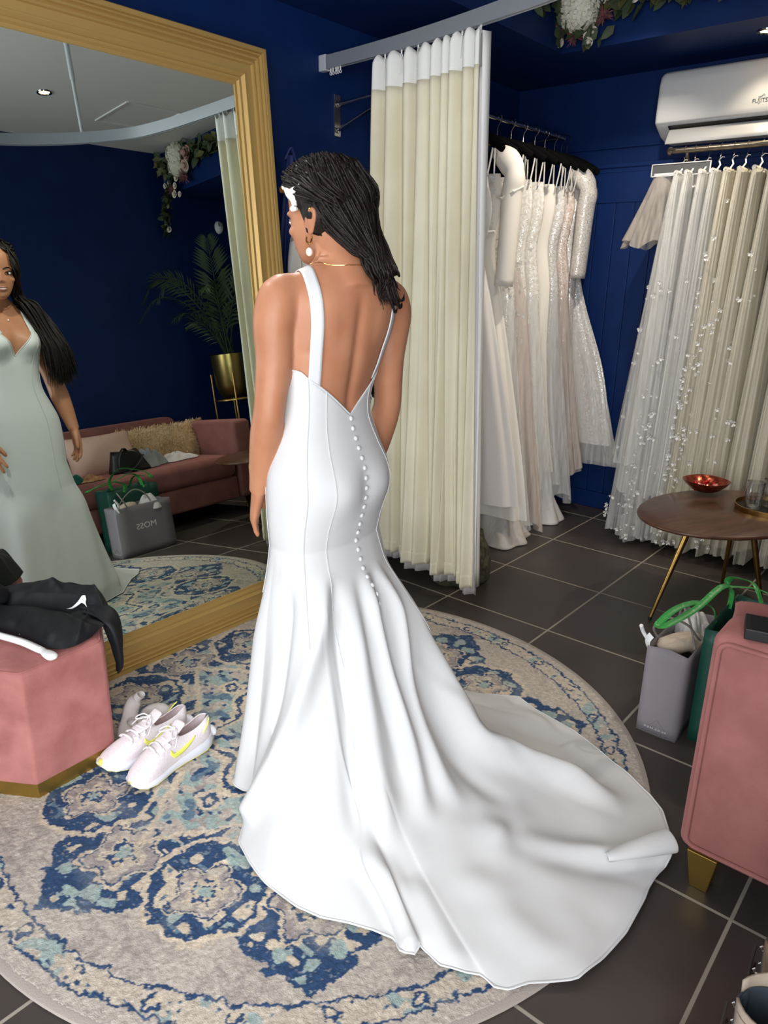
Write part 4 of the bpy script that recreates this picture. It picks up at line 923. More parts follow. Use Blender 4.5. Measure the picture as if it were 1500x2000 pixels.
names = ['white glitter-flecked tulle skirt at the left end of the back rail', 'white tulle skirt scattered with fabric petals, second from the left end', 'white tulle skirt with a lining ending above the hem, third from the left end', 'soft white layered tulle skirt in the middle of the visible back rail',
         'cream tulle skirt with a column of lace leaves down its front', 'cream tulle skirt just right of the lace-leaf skirt', 'warm ivory tulle skirt above the red bowl', 'warm ivory tulle skirt with a lace border above the gold tray', 'cream tulle skirt above the drinking glasses', 'wide cream tulle skirt at the right edge of the photo', 'ivory tulle skirt beyond the right edge of the photo, next to last', 'ivory tulle skirt last on the back rail']
for i, x in enumerate(xs):
    wire_hanger(x, 'wire hanger of '+names[i].replace(', second from the left end', ', second from left').replace(', third from the left end', ', third from left').replace(' at the left end of the back rail', ' at the left rail end').replace('with a lining ending above the hem', 'with short lining').replace('with a lace border above the gold tray', 'above the gold tray').replace('with a column of lace leaves down its front', 'with lace leaves'), i)
    mat_o = tul_w if i < 4 else tul_c; mat_i = mat('skirt_lining_%d' % i, (222, 220, 214) if i < 4 else (226, 219, 201), .75, col2=(214, 212, 206) if i < 4 else (218, 210, 190), ns=3, nd=4, stretch=(30, 30, .4), spec=.1)
    e = empty('tulle_skirt', (x, -.05, 0), names[i], 'skirt', 'tulle skirts on the back rail')
    fl = .135 if i == 0 else (.07 if i < 4 else .065)
    def skirt(hy0, hy1, hx, z0, z1, N, amp, seed, lean=0.):
        rs = random.Random(seed); ph = [rs.uniform(0, 6) for _ in range(3)]; P = []
        for a in range(40):
            f = a/39; z = z0+(z1-z0)*f; row = []
            for k in range(110):
                u = 2*PI*k/110; pl = 1+amp*(.4+f)*math.sin(N*u+ph[0]+.8*math.sin(2*f))+.4*amp*math.sin((2*N+3)*u+ph[1])
                yy = -(hy0+(hy1-hy0)*f**.8)*math.sin(u)*pl; yy = min(yy, .235) if yy > 0 else yy
                xx = (.022+(hx-.022)*f**.9)*math.cos(u)*pl
                if xx > .055: xx = .055+(xx-.055)*.2
                row.append((xx-lean*f, yy, z+.012*f*math.sin(4*u+ph[2])-.01*(1-f)*abs(math.sin(2*u))))
            P.append(row)
        return P
    zb = (.05, .03, .05, .06, .05, .06, .05, .05, .05, .05, .05, .05)[i]
    MB().grid(skirt(.085, .22, fl*.8, 1.865, .10 if i not in (0, 2) else .28, 6, .07, i*3+1, 0), cv=True).build('lining', mat_i, e, sharp=0)
    MB().grid(skirt(.095, .265, fl, 1.868, zb, 9, .06, i*3+2, 0), cv=True).build('tulle_layer', mat_o, e, sharp=0)
    if i in (0, 1): MB().grid(skirt(.10, .285, fl*1.08, 1.86, .45 if i == 0 else .04, 11, .05, i*3+50), cv=True).build('tulle_layer', tul_w, e, sharp=0)
    MB().tube([(0, -.09, 1.866), (0, .09, 1.866)], .012, n=8).build('waistband', mat_i, e)
    rs = random.Random(90+i); mb = MB()
    if i in (0, 1, 2, 4, 5, 7):
        for _ in range((46, 60, 20, 110, 36, 40)[(0, 1, 2, 4, 5, 7).index(i)]):
            f = rs.betavariate(3.2, 1.1) if i in (0, 1) else rs.betavariate(2.6, 1.3); z = 1.868+(zb-1.868)*f
            hy = .10+.175*f**.8; hx = .022+(fl-.022)*f**.9; u = rs.uniform(.4, 2.75)
            cx_, cy_ = hx*1.12*math.cos(u), -(hy*1.06)*math.sin(u)-.012; s = rs.uniform(.005, .0135)
            if cx_ > .05: cx_ = .05
            for j in range(5):
                a = j*1.256+rs.random(); mb.add([(cx_, cy_, z), (cx_+s*math.cos(a-.45), cy_-.006, z+s*math.sin(a-.45)), (cx_+s*1.15*math.cos(a), cy_-.009, z+s*1.15*math.sin(a)), (cx_+s*math.cos(a+.45), cy_-.006, z+s*math.sin(a+.45))], [(0, 1, 2, 3)])
        mb.build('fabric_petals', petal_w, e, sharp=0)['kind'] = 'stuff'
# short grey veil and the framed rail divider at the end of the back rail
fr = empty('rail_divider_sign', (.285, -.085, 1.888), 'dark grey strip in a white border at the left end of the back rail', 'sign')
for c_, s_ in (((0, 0, .027), (.285, .008, .004)), ((0, 0, -.027), (.285, .008, .004)), ((-.141, 0, 0), (.004, .008, .058)), ((.141, 0, 0), (.004, .008, .058))): MB().box(c_, s_).build('border', M['white_plastic'], fr, smooth=False)
MB().box((0, .002, 0), (.278, .004, .05)).build('panel', mat('grey_card', (92, 92, 92), .6), fr, smooth=False)
MB().box((-.06, -.001, -.019), (.13, .004, .010)).build('white_strip', M['white_plastic'], fr, smooth=False)
P = []
for a in range(24):
    f = a/23; row = []
    for k in range(60):
        u = 2*PI*k/60; pl = 1+.14*f*math.sin(13*u); row.append(((.05+.075*f)*math.cos(u)*pl-.02-.035*f, (.06+.10*f)*math.sin(u)*pl, 1.86-.32*f+.02*f*math.sin(5*u)))
    P.append(row)
vl = empty('short_veil', (.21, -.03, 0), 'short grey tulle veil behind the white-bordered sign', 'veil')
MB().grid(P, cv=True).build('tulle', tul_g, vl, sharp=0)
# ================================================================ AIR CONDITIONER
def text_mesh(name, body, size, m, parent, Mx, ext=.0006, font_shear=0., sx=1.):
    cu_ = bpy.data.curves.new(name, 'FONT'); cu_.body = body; cu_.size = size; cu_.extrude = ext; cu_.align_x = 'CENTER'; cu_.align_y = 'CENTER'; cu_.shear = font_shear
    t = bpy.data.objects.new('tmp_text', cu_); COL.objects.link(t); bpy.context.view_layer.update()
    me = bpy.data.meshes.new_from_object(t.evaluated_get(bpy.context.evaluated_depsgraph_get())); bpy.data.objects.remove(t); bpy.data.curves.remove(cu_)
    me.transform(Mx @ Matrix.Diagonal((sx, 1, 1, 1))); me.name = name; me.materials.clear(); me.materials.append(m)
    o = bpy.data.objects.new(name, me); COL.objects.link(o); o.parent = parent; return o
FACE_Y = Matrix.Rotation(PI/2, 4, 'X')                                           # text reading towards -Y
ac = empty('air_conditioner', (.095, .22, 2.04), 'white wall air conditioner above the back rail of tulle skirts', 'air conditioner')
acw = mat('ac_white', (214, 214, 212), .35, spec=.4)
W = .90
prof_ = [(0, .312), (-.14, .312), (-.19, .306), (-.212, .290), (-.222, .25), (-.228, .10), (-.228, .075), (-.216, .062), (-.19, .048), (-.13, .018), (-.06, .0), (0, .0)]
P = []
for x, k in ((0, .90), (.006, .96), (.018, .99), (.03, 1), (W-.03, 1), (W-.018, .99), (W-.006, .96), (W, .90)):
    P.append([(x, -.114+(y+.114)*k, .156+(z-.156)*k) for y, z in prof_])
m_ = MB().grid(P, cv=True); n_ = len(prof_); m_.f += [tuple(range(n_)), tuple(range(7*n_, 8*n_))[::-1]]; m_.m += [0, 0]
m_.build('casing', acw, ac, sharp=50)
MB().box((W/2, -.229, .074), (W-.02, .004, .006)).build('front_seam', M['grey_plastic'], ac, smooth=False)
MB().grid([[(.07, -.222, .060), (.07, -.14, .020)], [(W-.07, -.222, .060), (W-.07, -.14, .020)]]).build('outlet_slot', M['black'], ac, smooth=False, solid=.004)
lv = MB().grid([[(.075+x*(W-.15), -.196-.050*v, .046-.074*v+.006*math.sin(v*PI)) for v in np.linspace(0, 1, 6)] for x in (0, 1)]).build('louvre', acw, ac, solid=.005, sharp=0)
for x in (.27, .60): MB().box((x, -.185, .018), (.008, .02, .03)).build('louvre_arm', M['grey_plastic'], lv, smooth=False)
for x in (.075, W-.075): MB().grid([[(x, -.196, .046), (x, -.246, -.028)], [(x, -.186, .040), (x, -.215, -.006)]]).build('louvre_end', M['white_plastic'], lv, smooth=False, solid=.003)
text_mesh('maker_logo', 'FUJITSU', .026, mat('logo_grey', (70, 74, 80), .4, .4), ac, Matrix.Translation((.495, -.2275, .123)) @ FACE_Y, sx=.95)
MB().tube([(.478, -.2290, .139), (.492, -.2290, .142), (.500, -.2290, .150), (.506, -.2290, .143)], .0011, n=5).build('logo_flourish', mat('logo_grey2', (70, 74, 80), .4), ac)

# ================================================================ FLOWER GARLAND along the bulkhead
ga = empty('flower_garland', (0, BY, 2.60), 'garland of faux leaves, white hydrangeas and dusty pink flowers along the blue bulkhead', 'garland')
leafm = mat('faux_leaf', (52, 66, 42), .6, col2=(76, 88, 58), ns=10, bump=.2, bs=80); leafo = mat('olive_leaf', (86, 88, 46), .65, col2=(104, 102, 58), ns=8)
rs = random.Random(21)
def leaf(mb, p, d, L_, w_, nrm):
    d = Vector(d).normalized(); s = d.cross(Vector(nrm)); s = s.normalized() if s.length > 1e-4 else d.orthogonal().normalized(); u = s.cross(d); p = Vector(p)
    mb.add([p, p+d*L_*.35+s*w_+u*.004, p+d*L_*.35-u*w_*.25, p+d*L_*.35-s*w_+u*.004, p+d*L_*.72+s*w_*.7-u*.004, p+d*L_*.72-u*w_*.3, p+d*L_*.72-s*w_*.7-u*.004, p+d*L_-u*L_*.12],
           [(0, 1, 2), (0, 2, 3), (1, 4, 5, 2), (2, 5, 6, 3), (4, 7, 5), (5, 7, 6)])
def leaves(name, m, n, gen, L_=(.05, .095)):
    mb = MB()
    for _ in range(n):
        p, d = gen(); l = rs.uniform(*L_); leaf(mb, p, d, l, l*rs.uniform(.22, .34), (rs.uniform(-1, 1), -1, rs.uniform(-.3, 1)))
    mb.build(name, m, ga, sharp=0)
def gspine(n):
    def f():
        x = rs.uniform(-.30, 2.28); z = -.005-.03*math.sin(x*2.5)+rs.gauss(0, .022); return (x, -.02-rs.random()*.05, z), (rs.uniform(-1, 1), -rs.random()*.7, rs.uniform(-1, .5))
    return f
leaves('foliage', leafm, 560, gspine(0)); leaves('foliage', leafo, 200, gspine(0))
leaves('foliage', leafm, 110, lambda: ((-.20+rs.gauss(0, .10), -.02-rs.random()*.06, -.04+rs.gauss(0, .06)), (rs.uniform(-1, .6), -.4, rs.uniform(-1, .5))))
leaves('foliage', leafm, 60, lambda: ((-.265+.03*rs.random(), -.10-rs.random()*.5, -.005+rs.gauss(0, .03)), (.6, rs.uniform(-1, 1), rs.uniform(-1, .5))))
def tail():
    f = rs.random(); return (2.27-.22*(1-f)**2-rs.random()*.03, -.03-rs.random()*.06, -.04-.44*f), (rs.uniform(-1, .3), -.5, rs.uniform(-1, .2))
leaves('foliage', leafm, 190, tail, (.03, .06))
MB().tube(cat_path([(-.30, -.03, -.01), (.2, -.03, -.03), (.8, -.03, .0), (1.5, -.03, -.04), (1.95, -.03, -.02), (2.18, -.04, -.10), (2.27, -.05, -.30), (2.275, -.05, -.48)], 60).tolist(), .006, n=6).build('stem', leafm, ga)
hydm = mat('hydrangea_white', (226, 224, 200), .6, col2=(234, 232, 218), ns=30); rosem = mat('dusty_rose', (176, 128, 120), .6, col2=(196, 152, 142), ns=20); smallm = mat('cream_rose', (226, 218, 200), .6); thm = mat('thistle_pink', (132, 82, 84), .7); blushm = mat('blush_rose', (208, 178, 162), .6)
def rose_mesh(r, rings=4):
    mb = MB()
    for k in range(rings):
        n = 4+k; rr_ = r*(.28+.72*k/(rings-1))
        for j in range(n):
            a = 2*PI*j/n+k*.7; P = []
            for v in np.linspace(0, 1, 4):
                P.append([(rr_*(.35+.65*v)*math.cos(a+w_), rr_*(.35+.65*v)*math.sin(a+w_), r*(.75-.45*k/rings)*(v**.6)-.1*r*v*k) for w_ in np.linspace(-.75, .75, 5)*(1 if k else 1.4)])
            mb.grid(P)
    mb.ball((0, 0, r*.45), r*.42, 10, 8, (1, 1, 1.1)); return mb
def hyd_mesh(r):
    mb = MB(); q = random.Random(3)
    for k in range(120):
        z = 1-1.55*(k+.5)/120; a = k*2.39996; rr_ = math.sqrt(max(0, 1-z*z)); c_ = Vector((rr_*math.cos(a), rr_*math.sin(a), z))*r*q.uniform(.86, 1.02); nn = c_.normalized(); s = nn.orthogonal().normalized(); t = nn.cross(s)
        b0 = q.uniform(0, 6)
        for j in range(4):
            aa = b0+j*PI/2; d = s*math.cos(aa)+t*math.sin(aa); e_ = nn.cross(d); L_ = r*.24
            mb.add([c_, c_+d*L_*.6+e_*L_*.5+nn*L_*.15, c_+d*L_+nn*L_*.1, c_+d*L_*.6-e_*L_*.5+nn*L_*.15], [(0, 1, 2, 3)])
    mb.ball((0, 0, -.1*r), r*.8, 12, 8); return mb
def thistle_mesh(r):
    mb = MB(); q = random.Random(5); mb.ball((0, 0, 0), r*.3, 8, 6)
    for k in range(34):
        a = q.uniform(0, 6.28); e_ = q.uniform(.15, 1.2); d = Vector((math.cos(a)*math.sin(e_), math.sin(a)*math.sin(e_), math.cos(e_))); mb.tube([d*r*.2, d*r*.7+Vector((0, 0, -.05*r)), d*r*q.uniform(.9, 1.25)+Vector((0, 0, -.2*r))], [r*.06, r*.045, r*.012], n=4)
    return mb
def flowers(name, mb, m, spots):
    o = None
    for (p, s, dx, dz) in spots:
        if o is None: o = mb.build(name, m, ga, sharp=0); c_ = o
        else: c_ = o.copy(); COL.objects.link(c_); c_.parent = ga
        c_.location = p; c_.scale = (s, s, s); c_.rotation_euler = Vector((dx, -1, dz)).to_track_quat('Z', 'Y').to_euler()
flowers('hydrangea', hyd_mesh(.088), hydm, [((-.165, -.06, -.035), 1.12, 0, -.3), ((1.99, -.06, .035), .95, -.1, .0), ((2.0, -.06, -.045), .85, 0, -.3), ((.95, -.05, .0), .9, 0, -.2), ((1.35, -.05, .01), .75, 0, -.2)])
flowers('rose', rose_mesh(.05), rosem, [((1.86, -.07, .015), 1.1, .1, 0), ((.62, -.06, .01), .8, 0, 0)])
flowers('blush_rose', rose_mesh(.045), blushm, [((-.085, -.06, .035), 1.0, .2, .2), ((1.90, -.07, -.06), 1.0, 0, -.2), ((-.22, -.06, .06), .8, -.2, .2), ((1.15, -.06, 0), .8, 0, 0)])
flowers('thistle', thistle_mesh(.055), thm, [((-.245, -.05, -.10), 1.0, -.2, -.5), ((-.185, -.05, -.135), 1.0, 0, -.8), ((-.05, -.05, -.075), 1.0, .4, -.4), ((-.255, -.05, -.065), .8, -.6, 0), ((1.93, -.06, -.13), 1.2, 0, -.5), ((2.1, -.06, -.19), 1, 0, -.4)])
flowers('small_rose', rose_mesh(.024, 3), smallm, [((-.305, -.05, -.085), 1.1, -.4, 0), ((-.29, -.05, -.135), .9, -.2, -.4), ((-.262, -.05, -.150), 1.0, 0, -.5), ((-.118, -.05, -.15), .9, .1, -.5), ((-.095, -.05, -.135), 1.0, .3, -.3), ((-.105, -.06, -.175), .9, .1, -.7), ((-.04, -.05, -.01), 1.1, .4, 0),
     ((.02, -.05, -.035), .8, .3, -.3), ((.095, -.05, -.03), 1.0, 0, -.2), ((.24, -.05, .0), .8, 0, 0), ((-.31, -.05, -.02), .8, -.4, 0), ((-.10, -.05, -.09), .8, 0, -.3), ((2.09, -.07, -.08), 1.0, 0, 0), ((2.03, -.07, -.12), 1.1, 0, 0), ((2.06, -.07, -.17), 1, 0, 0), ((2.13, -.07, -.14), .9, 0, 0), ((2.08, -.07, -.225), 1.2, 0, 0), ((2.03, -.06, -.235), .9, 0, 0), ((2.2, -.06, -.14), .9, 0, 0), ((2.19, -.07, -.29), .8, 0, 0), ((2.225, -.07, -.455), 1.0, -.3, 0), ((2.255, -.07, -.425), .9, -.3, 0), ((1.72, -.05, -.03), .8, 0, 0)])

# ================================================================ MOTION SENSOR
ms = empty('motion_sensor', (XR, .13, 2.20), 'small white oval motion sensor high on the dark wall, seen in the mirror', 'motion sensor')
MB().lathe([(0, .036), (.022, .034), (.034, .022), (.038, .0)], n=24).xf(Matrix.Rotation(-PI/2, 4, 'Y') @ Matrix.Diagonal((1.35, 1, 1, 1))).build('casing', M['white_plastic'], ms)
for y in (-.014, .014): MB().box((-.033, y, .018), (.01, .018, .028)).build('lens_window', M['grey_plastic'], ms, smooth=False, bevel=.003)

# ================================================================ COFFEE TABLE AND WHAT STANDS ON IT
walnut = mat('walnut_top', (96, 62, 44), .38, col2=(74, 46, 32), ns=5, nd=5, stretch=(1.2, 9, 9), bump=.05, bs=60, coat=.15)
tb = empty('coffee_table', (.935, -.84, 0), 'oval walnut coffee table on slim brass legs in front of the tulle skirts', 'coffee table', rz=math.radians(69.6))
pr = [(0, .438), (.975, .438), (.995, .442), (1.0, .447), (.997, .452), (.985, .455), (0, .455)]
MB().lathe(pr, n=72).xf(Matrix.Diagonal((.415, .292, 1, 1))).build('table_top', walnut, tb, sharp=50)
Rt = Matrix.Rotation(-math.radians(69.6), 4, 'Z')
for foot, top in (((.777, -1.118, 0), (.865, -1.035, .438)), ((.901, -.545, 0), (.925, -.63, .438)), ((1.135, -.76, 0), (1.03, -.80, .438))):
    f_, t_ = [Rt @ (Vector(p)-tb.location) for p in (foot, top)]
    lg = MB().tube([f_+(t_-f_)*.03, t_], [.0075, .0145], n=16).build('leg', M['brass'], tb)
    MB().tube([f_, f_+(t_-f_)*.03], [.007, .0075], n=12).build('foot_cap', M['black'], lg)
bw = empty('candy_bowl', (.775, -.60, .455), 'copper-red glass bowl of wrapped sweets on the coffee table', 'bowl')
redg = mat('copper_red_enamel', (120, 38, 28), .22, .75, col2=(160, 80, 52), ns=40, bump=.4, bs=80)
MB().lathe([(0, .004), (.04, .004), (.062, .014), (.085, .035), (.098, .052), (.100, .055), (.096, .054), (.082, .038), (.058, .018), (.03, .010), (0, .009)], n=40, wob=lambda u, z: 1+(.035*math.sin(6.28*u*4)*(z > .03))).build('bowl', redg, bw, sharp=60)
foil = mat('red_foil', (190, 40, 36), .22, .7); foil2 = mat('pink_foil', (226, 150, 140), .22, .6)
sw = None; rs2 = random.Random(4)
for k in range(16):
    e = empty('wrapped_sweet', (bw.location.x+rs2.uniform(-.045, .045), bw.location.y+rs2.uniform(-.045, .045), .475+.014*rs2.random()+.008*(k > 9)), 'foil-wrapped red sweet among those in the copper-red bowl', 'sweet', 'sweets in the red bowl')
    e.rotation_euler = (rs2.uniform(-.6, .6), rs2.uniform(-.6, .6), rs2.uniform(0, 6))
    b_ = MB().ball((0, 0, 0), .011, 10, 8, (1.35, .9, .8)); 
    for s_ in (-1, 1): b_.add([(s_*.012, 0, 0), (s_*.023, .009, .003), (s_*.025, 0, -.003), (s_*.023, -.009, .003)], [(0, 1, 2, 3)])
    if k < 2: me_ = b_.build('wrapper', (foil, foil2)[k], e, sharp=0); (globals().__setitem__('swm%d' % k, me_))
    else: c_ = (swm0, swm1)[k % 3 == 0].copy(); COL.objects.link(c_); c_.parent = e
tr_ = empty('round_tray', (1.07, -.70, .455), 'round dark tray with a gold rim carrying glasses on the coffee table', 'tray')
MB().lathe([(0, .004), (.128, .004), (.130, .006), (0, .006)], n=48).build('base', mat('dark_tray_mesh', (36, 33, 30), .5, .3, bump=.8, bs=200), tr_)
MB().lathe([(.128, .0), (.133, .0), (.136, .022), (.133, .023), (.128, .006)], n=48).build('rim', M['brass'], tr_, sharp=30)
gls = bpy.data.materials.new('cut_glass'); gls.use_nodes = True; nt = gls.node_tree; nt.nodes.clear(); o_ = nt.nodes.new('ShaderNodeOutputMaterial'); mxs = nt.nodes.new('ShaderNodeMixShader'); tr = nt.nodes.new('ShaderNodeBsdfTransparent'); gs = nt.nodes.new('ShaderNodeBsdfGlossy'); gs.inputs['Roughness'].default_value = .12; lw = nt.nodes.new('ShaderNodeLayerWeight'); lw.inputs[0].default_value = .42; tr.inputs[0].default_value = (.93, .94, .93, 1)
nt.links.new(lw.outputs['Facing'], mxs.inputs[0]); nt.links.new(tr.outputs[0], mxs.inputs[1]); nt.links.new(gs.outputs[0], mxs.inputs[2]); nt.links.new(mxs.outputs[0], o_.inputs[0])
gm = None
for k, (x, y, lb) in enumerate(((1.015, -.755, 'ribbed clear tumbler nearest the front rim of the gold-rimmed tray'), (1.06, -.67, 'ribbed clear tumbler behind the front one on the gold-rimmed tray'), (1.105, -.76, 'ribbed clear tumbler at the right edge of the photo on the tray'))):
    e = empty('drinking_glass', (x, y, .461), lb, 'glass', 'cut glass tumblers')
    if gm is None: gm = MB().lathe([(0, .001), (.027, .001), (.030, .006), (.031, .035), (.0335, .060), (.036, .118), (.0345, .119), (.0315, .060), (.028, .036), (.026, .014), (0, .012)], n=48, wob=lambda u, z: 1+(.02*abs(math.sin(6.28*u*10)) if z < .09 else 0)).build('tumbler', gls, e, sharp=60)
    else: c_ = gm.copy(); COL.objects.link(c_); c_.parent = e
# ================================================================ SOFA
sv = M['sofa_velvet']
so = empty('sofa', (1.835, -1.52, 0), 'long dusty pink velvet sofa with piped arms and gold legs along the right wall', 'sofa')
def rbox(x0, x1, y0, y1, z0, z1, name, m, par, bev=.03, seg=4, sub=0):
    mb = MB().box(((x0+x1)/2, (y0+y1)/2, (z0+z1)/2), (x1-x0, y1-y0, z1-z0)); mb.v = [tuple(Vector(p)-Vector(par.location)) for p in mb.v]
    return mb.build(name, m, par, bevel=bev, bevel_seg=seg, sub=sub, sharp=0)
SX0, SX1, SY0, SY1 = 1.352, 2.27, -2.475, -.60
for ya, yb, yo in ((SY0, SY0+.15, SY0), (SY1-.15, SY1, SY1)):
    arm = rbox(SX0, SX1, ya, yb, .105, .668, 'arm', sv, so, .028, 4)
    # piping around the outer face
    d_ = -.003 if yo == SY0 else .003; e_ = .022
    pth = []
    for (cx, cz, a0) in ((SX1-e_-.02, .127+.02, -PI/2), (SX1-e_-.02, .648-.02, 0), (SX0+e_+.02, .648-.02, PI/2), (SX0+e_+.02, .127+.02, PI)):
        for a in np.linspace(a0, a0+PI/2, 7): pth.append((cx+.022*math.cos(a)-so.location.x, yo+d_-so.location.y, cz+.022*math.sin(a)))
    MB().tube(pth, .0055, n=8, closed=True).build('piping', sv, arm)
rbox(SX0+.03, SX1, SY0+.15, SY1-.15, .105, .27, 'base', sv, so, .02)
rbox(SX0+.01, 2.05, SY0+.155, SY1-.155, .27, .43, 'seat_cushion', sv, so, .05, 5)
bk = MB().box((2.14, (SY0+SY1)/2, .50), (.24, SY1-SY0-.28, .44)); bk.v = [tuple(Vector((x+(.05 if z > .5 else -.06)*(1 if x < 2.14 else 0), y, z))-so.location) for x, y, z in bk.v]
bk.build('backrest', sv, so, bevel=.05, bevel_seg=4, sharp=0)
for x in (1.412, 2.2):
    for y in (SY0+.035, SY1-.035):
        q = MB(); a, b_ = .034, .020
        q.add([(-a, -a, .108), (a, -a, .108), (a, a, .108), (-a, a, .108), (-b_, -b_, 0), (b_, -b_, 0), (b_, b_, 0), (-b_, b_, 0)], [(0, 1, 2, 3), (7, 6, 5, 4), (0, 4, 5, 1), (1, 5, 6, 2), (2, 6, 7, 3), (3, 7, 4, 0)])
        q.v = [(p[0]+x-so.location.x, p[1]+y-so.location.y, p[2]) for p in q.v]; q.build('leg', M['gold_plinth'], so, smooth=False, bevel=.002)
def cushion(name, loc, sx, sy, th, m, label, rot, cat='cushion', seams=None):
    e = empty(name, loc, label, cat); e.rotation_euler = rot; P0 = []
    n = 22
    for s_ in (1, -1):
        P = []
        for i in range(n):
            u = -1+2*i/(n-1); row = []
            for j in range(n):
                v = -1+2*j/(n-1); k = max(0, (1-abs(u)**3.2)*(1-abs(v)**3.2))**.55
                px = 1-.07*(1-v*v); py = 1-.07*(1-u*u)
                row.append((sx*u*(1-.06*(1-abs(u))*0)*(.93+.07*v*v), sy*v*(.93+.07*u*u), s_*th*k*(1+.08*math.sin(4*u+3*v))))
            P.append(row)
        P0.append(P)
    MB().grid(P0[0]).grid(P0[1], flip=True).build('cover', m, e, sharp=0, weld=True); return e
cushion('bolster_cushion', (1.455, -2.275, .615), .12, .055, .055, sv, 'rolled pink velvet bolster propped against the near sofa arm', (.5, .1, .1))
bx = empty('black_box', (1.450, -2.415, .669), 'small black open box lying on the near arm of the pink sofa', 'box', rz=.25)
MB().box((0, 0, .012), (.10, .085, .024)).build('case', M['black'], bx, smooth=False, bevel=.002)
MB().box((.002, 0, .0245), (.082, .066, .002)).build('inner_tray', mat('black_foam', (6, 6, 6), .9), bx, smooth=False)
blushc = mat('blush_cotton', (222, 186, 168), .8, col2=(214, 172, 158), ns=3, bump=.2, bs=120)
cushion('cushion', (1.80, -1.54, .545), .24, .16, .075, blushc, 'pale blush cushion leaning on the sofa back, seen in the mirror behind the bride', (1.15, 0, -1.45))
# fluffy cushion
furm = mat('beige_fur', (238, 208, 166), .9, col2=(246, 226, 194), ns=30, sheen=.3)
fu = cushion('fluffy_cushion', (1.92, -.98, .53), .36, .155, .085, furm, 'shaggy beige fur cushion leaning on the sofa back, seen in the mirror', (1.2, 0, -1.50))
mb = MB(); rs = random.Random(8)
for _ in range(2600):
    u, v = rs.uniform(-1, 1), rs.uniform(-1, 1); k = max(0, (1-abs(u)**3.2)*(1-abs(v)**3.2))**.55
    p = Vector((.36*u*(.93+.07*v*v), .155*v*(.93+.07*u*u), .085*k)); d = Vector((u*.5+rs.gauss(0, .45), v*.7-.45+rs.gauss(0, .35), .55)).normalized(); L_ = rs.uniform(.03, .055); s_ = d.orthogonal().normalized()*.0028
    mid = p+d*L_*.55+Vector((0, 0, .004)); tip = p+d*L_+Vector((0, -.014, -.012)); mb.add([p-s_, p+s_, mid+s_*.8, mid-s_*.8, tip], [(0, 1, 2, 3), (3, 2, 4)])
mb.build('fur', furm, fu, sharp=0)['kind'] = 'stuff'
def heap(name, loc, sx, sy, h, m, label, seed, cat, rz=0, sub=1):
    rs = random.Random(seed); ph = [rs.uniform(0, 6) for _ in range(6)]; P = []
    for i in range(16):
        f = i/15; row = []
        for k in range(44):
            u = 2*PI*k/44; r = f**.8*(1+.16*math.sin(3*u+ph[0])+.10*math.sin(5*u+ph[1])+.05*math.sin(11*u+ph[2])*f)
            z = h*(1-f**2.2)*(1+.28*math.sin(2*u+5*f+ph[3])+.18*math.sin(5*u+ph[4]-6*f))+.003
            row.append((sx*r*math.cos(u), sy*r*math.sin(u), max(.002, z)))
        P.append(row)
    o = MB().grid(P, cv=True).build(name, m, sharp=0, sub=sub, solid=.003, offset=1); o.location = loc; o.rotation_euler = (0, 0, rz); return tag(o, label, cat)
heap('grey_garment', (1.68, -1.27, .43), .13, .13, .085, mat('grey_jersey', (138, 142, 146), .85, bump=.2, bs=200), 'crumpled grey jersey garment beside the black bag on the sofa seat, in the mirror', 6, 'garment', .4)
heap('white_cloth', (1.70, -1.03, .43), .12, .15, .04, mat('white_cotton', (225, 220, 222), .8), 'crumpled white cloth in front of the shaggy cushion, in the mirror', 9, 'garment', .2)
heap('teal_scarf', (1.50, -1.93, .43), .05, .08, .05, mat('teal_cloth', (34, 110, 98), .8), 'small crumpled teal cloth at the sofa seat edge, seen in the mirror', 12, 'garment')
heap('patterned_scarf', (1.49, -1.80, .43), .05, .07, .03, mat('multi_cloth', (196, 160, 110), .8, col2=(170, 70, 66), ns=30), 'small multicoloured scrap of cloth on the sofa seat edge, in the mirror', 13, 'garment')
bb = empty('shoulder_bag', (1.60, -1.46, .432), 'slouchy black shoulder bag on the sofa seat, seen in the mirror', 'bag', rz=-1.4)
P = []
for f in np.linspace(0, 1, 10):
    P.append([(.14*(1-.35*f)*math.copysign(abs(math.cos(u))**.6, math.cos(u))+.02*f, .07*(1-.45*f)*math.copysign(abs(math.sin(u))**.6, math.sin(u)), .135*f+.01*math.sin(3*u)*f) for u in np.linspace(0, 2*PI, 28, endpoint=False)])
blk = mat('black_leather', (16, 17, 19), .45, bump=.3, bs=60)
MB().grid([[tuple(np.mean(P[0], 0))]*28]+P+[[tuple(np.mean(P[-1], 0))]*28], cv=True).build('bag_body', blk, bb, sharp=0)
MB().tube(cat_path([(-.08, -.05, .10), (-.02, -.085, .05), (.04, -.088, .01), (.08, -.09, .004)], 14).tolist(), .016, n=8, flat=.25).tube(cat_path([(.02, -.03, .14), (.05, -.06, .16), (.09, -.07, .10), (.10, -.075, .03)], 14).tolist(), .014, n=8, flat=.25).build('strap', blk, bb)

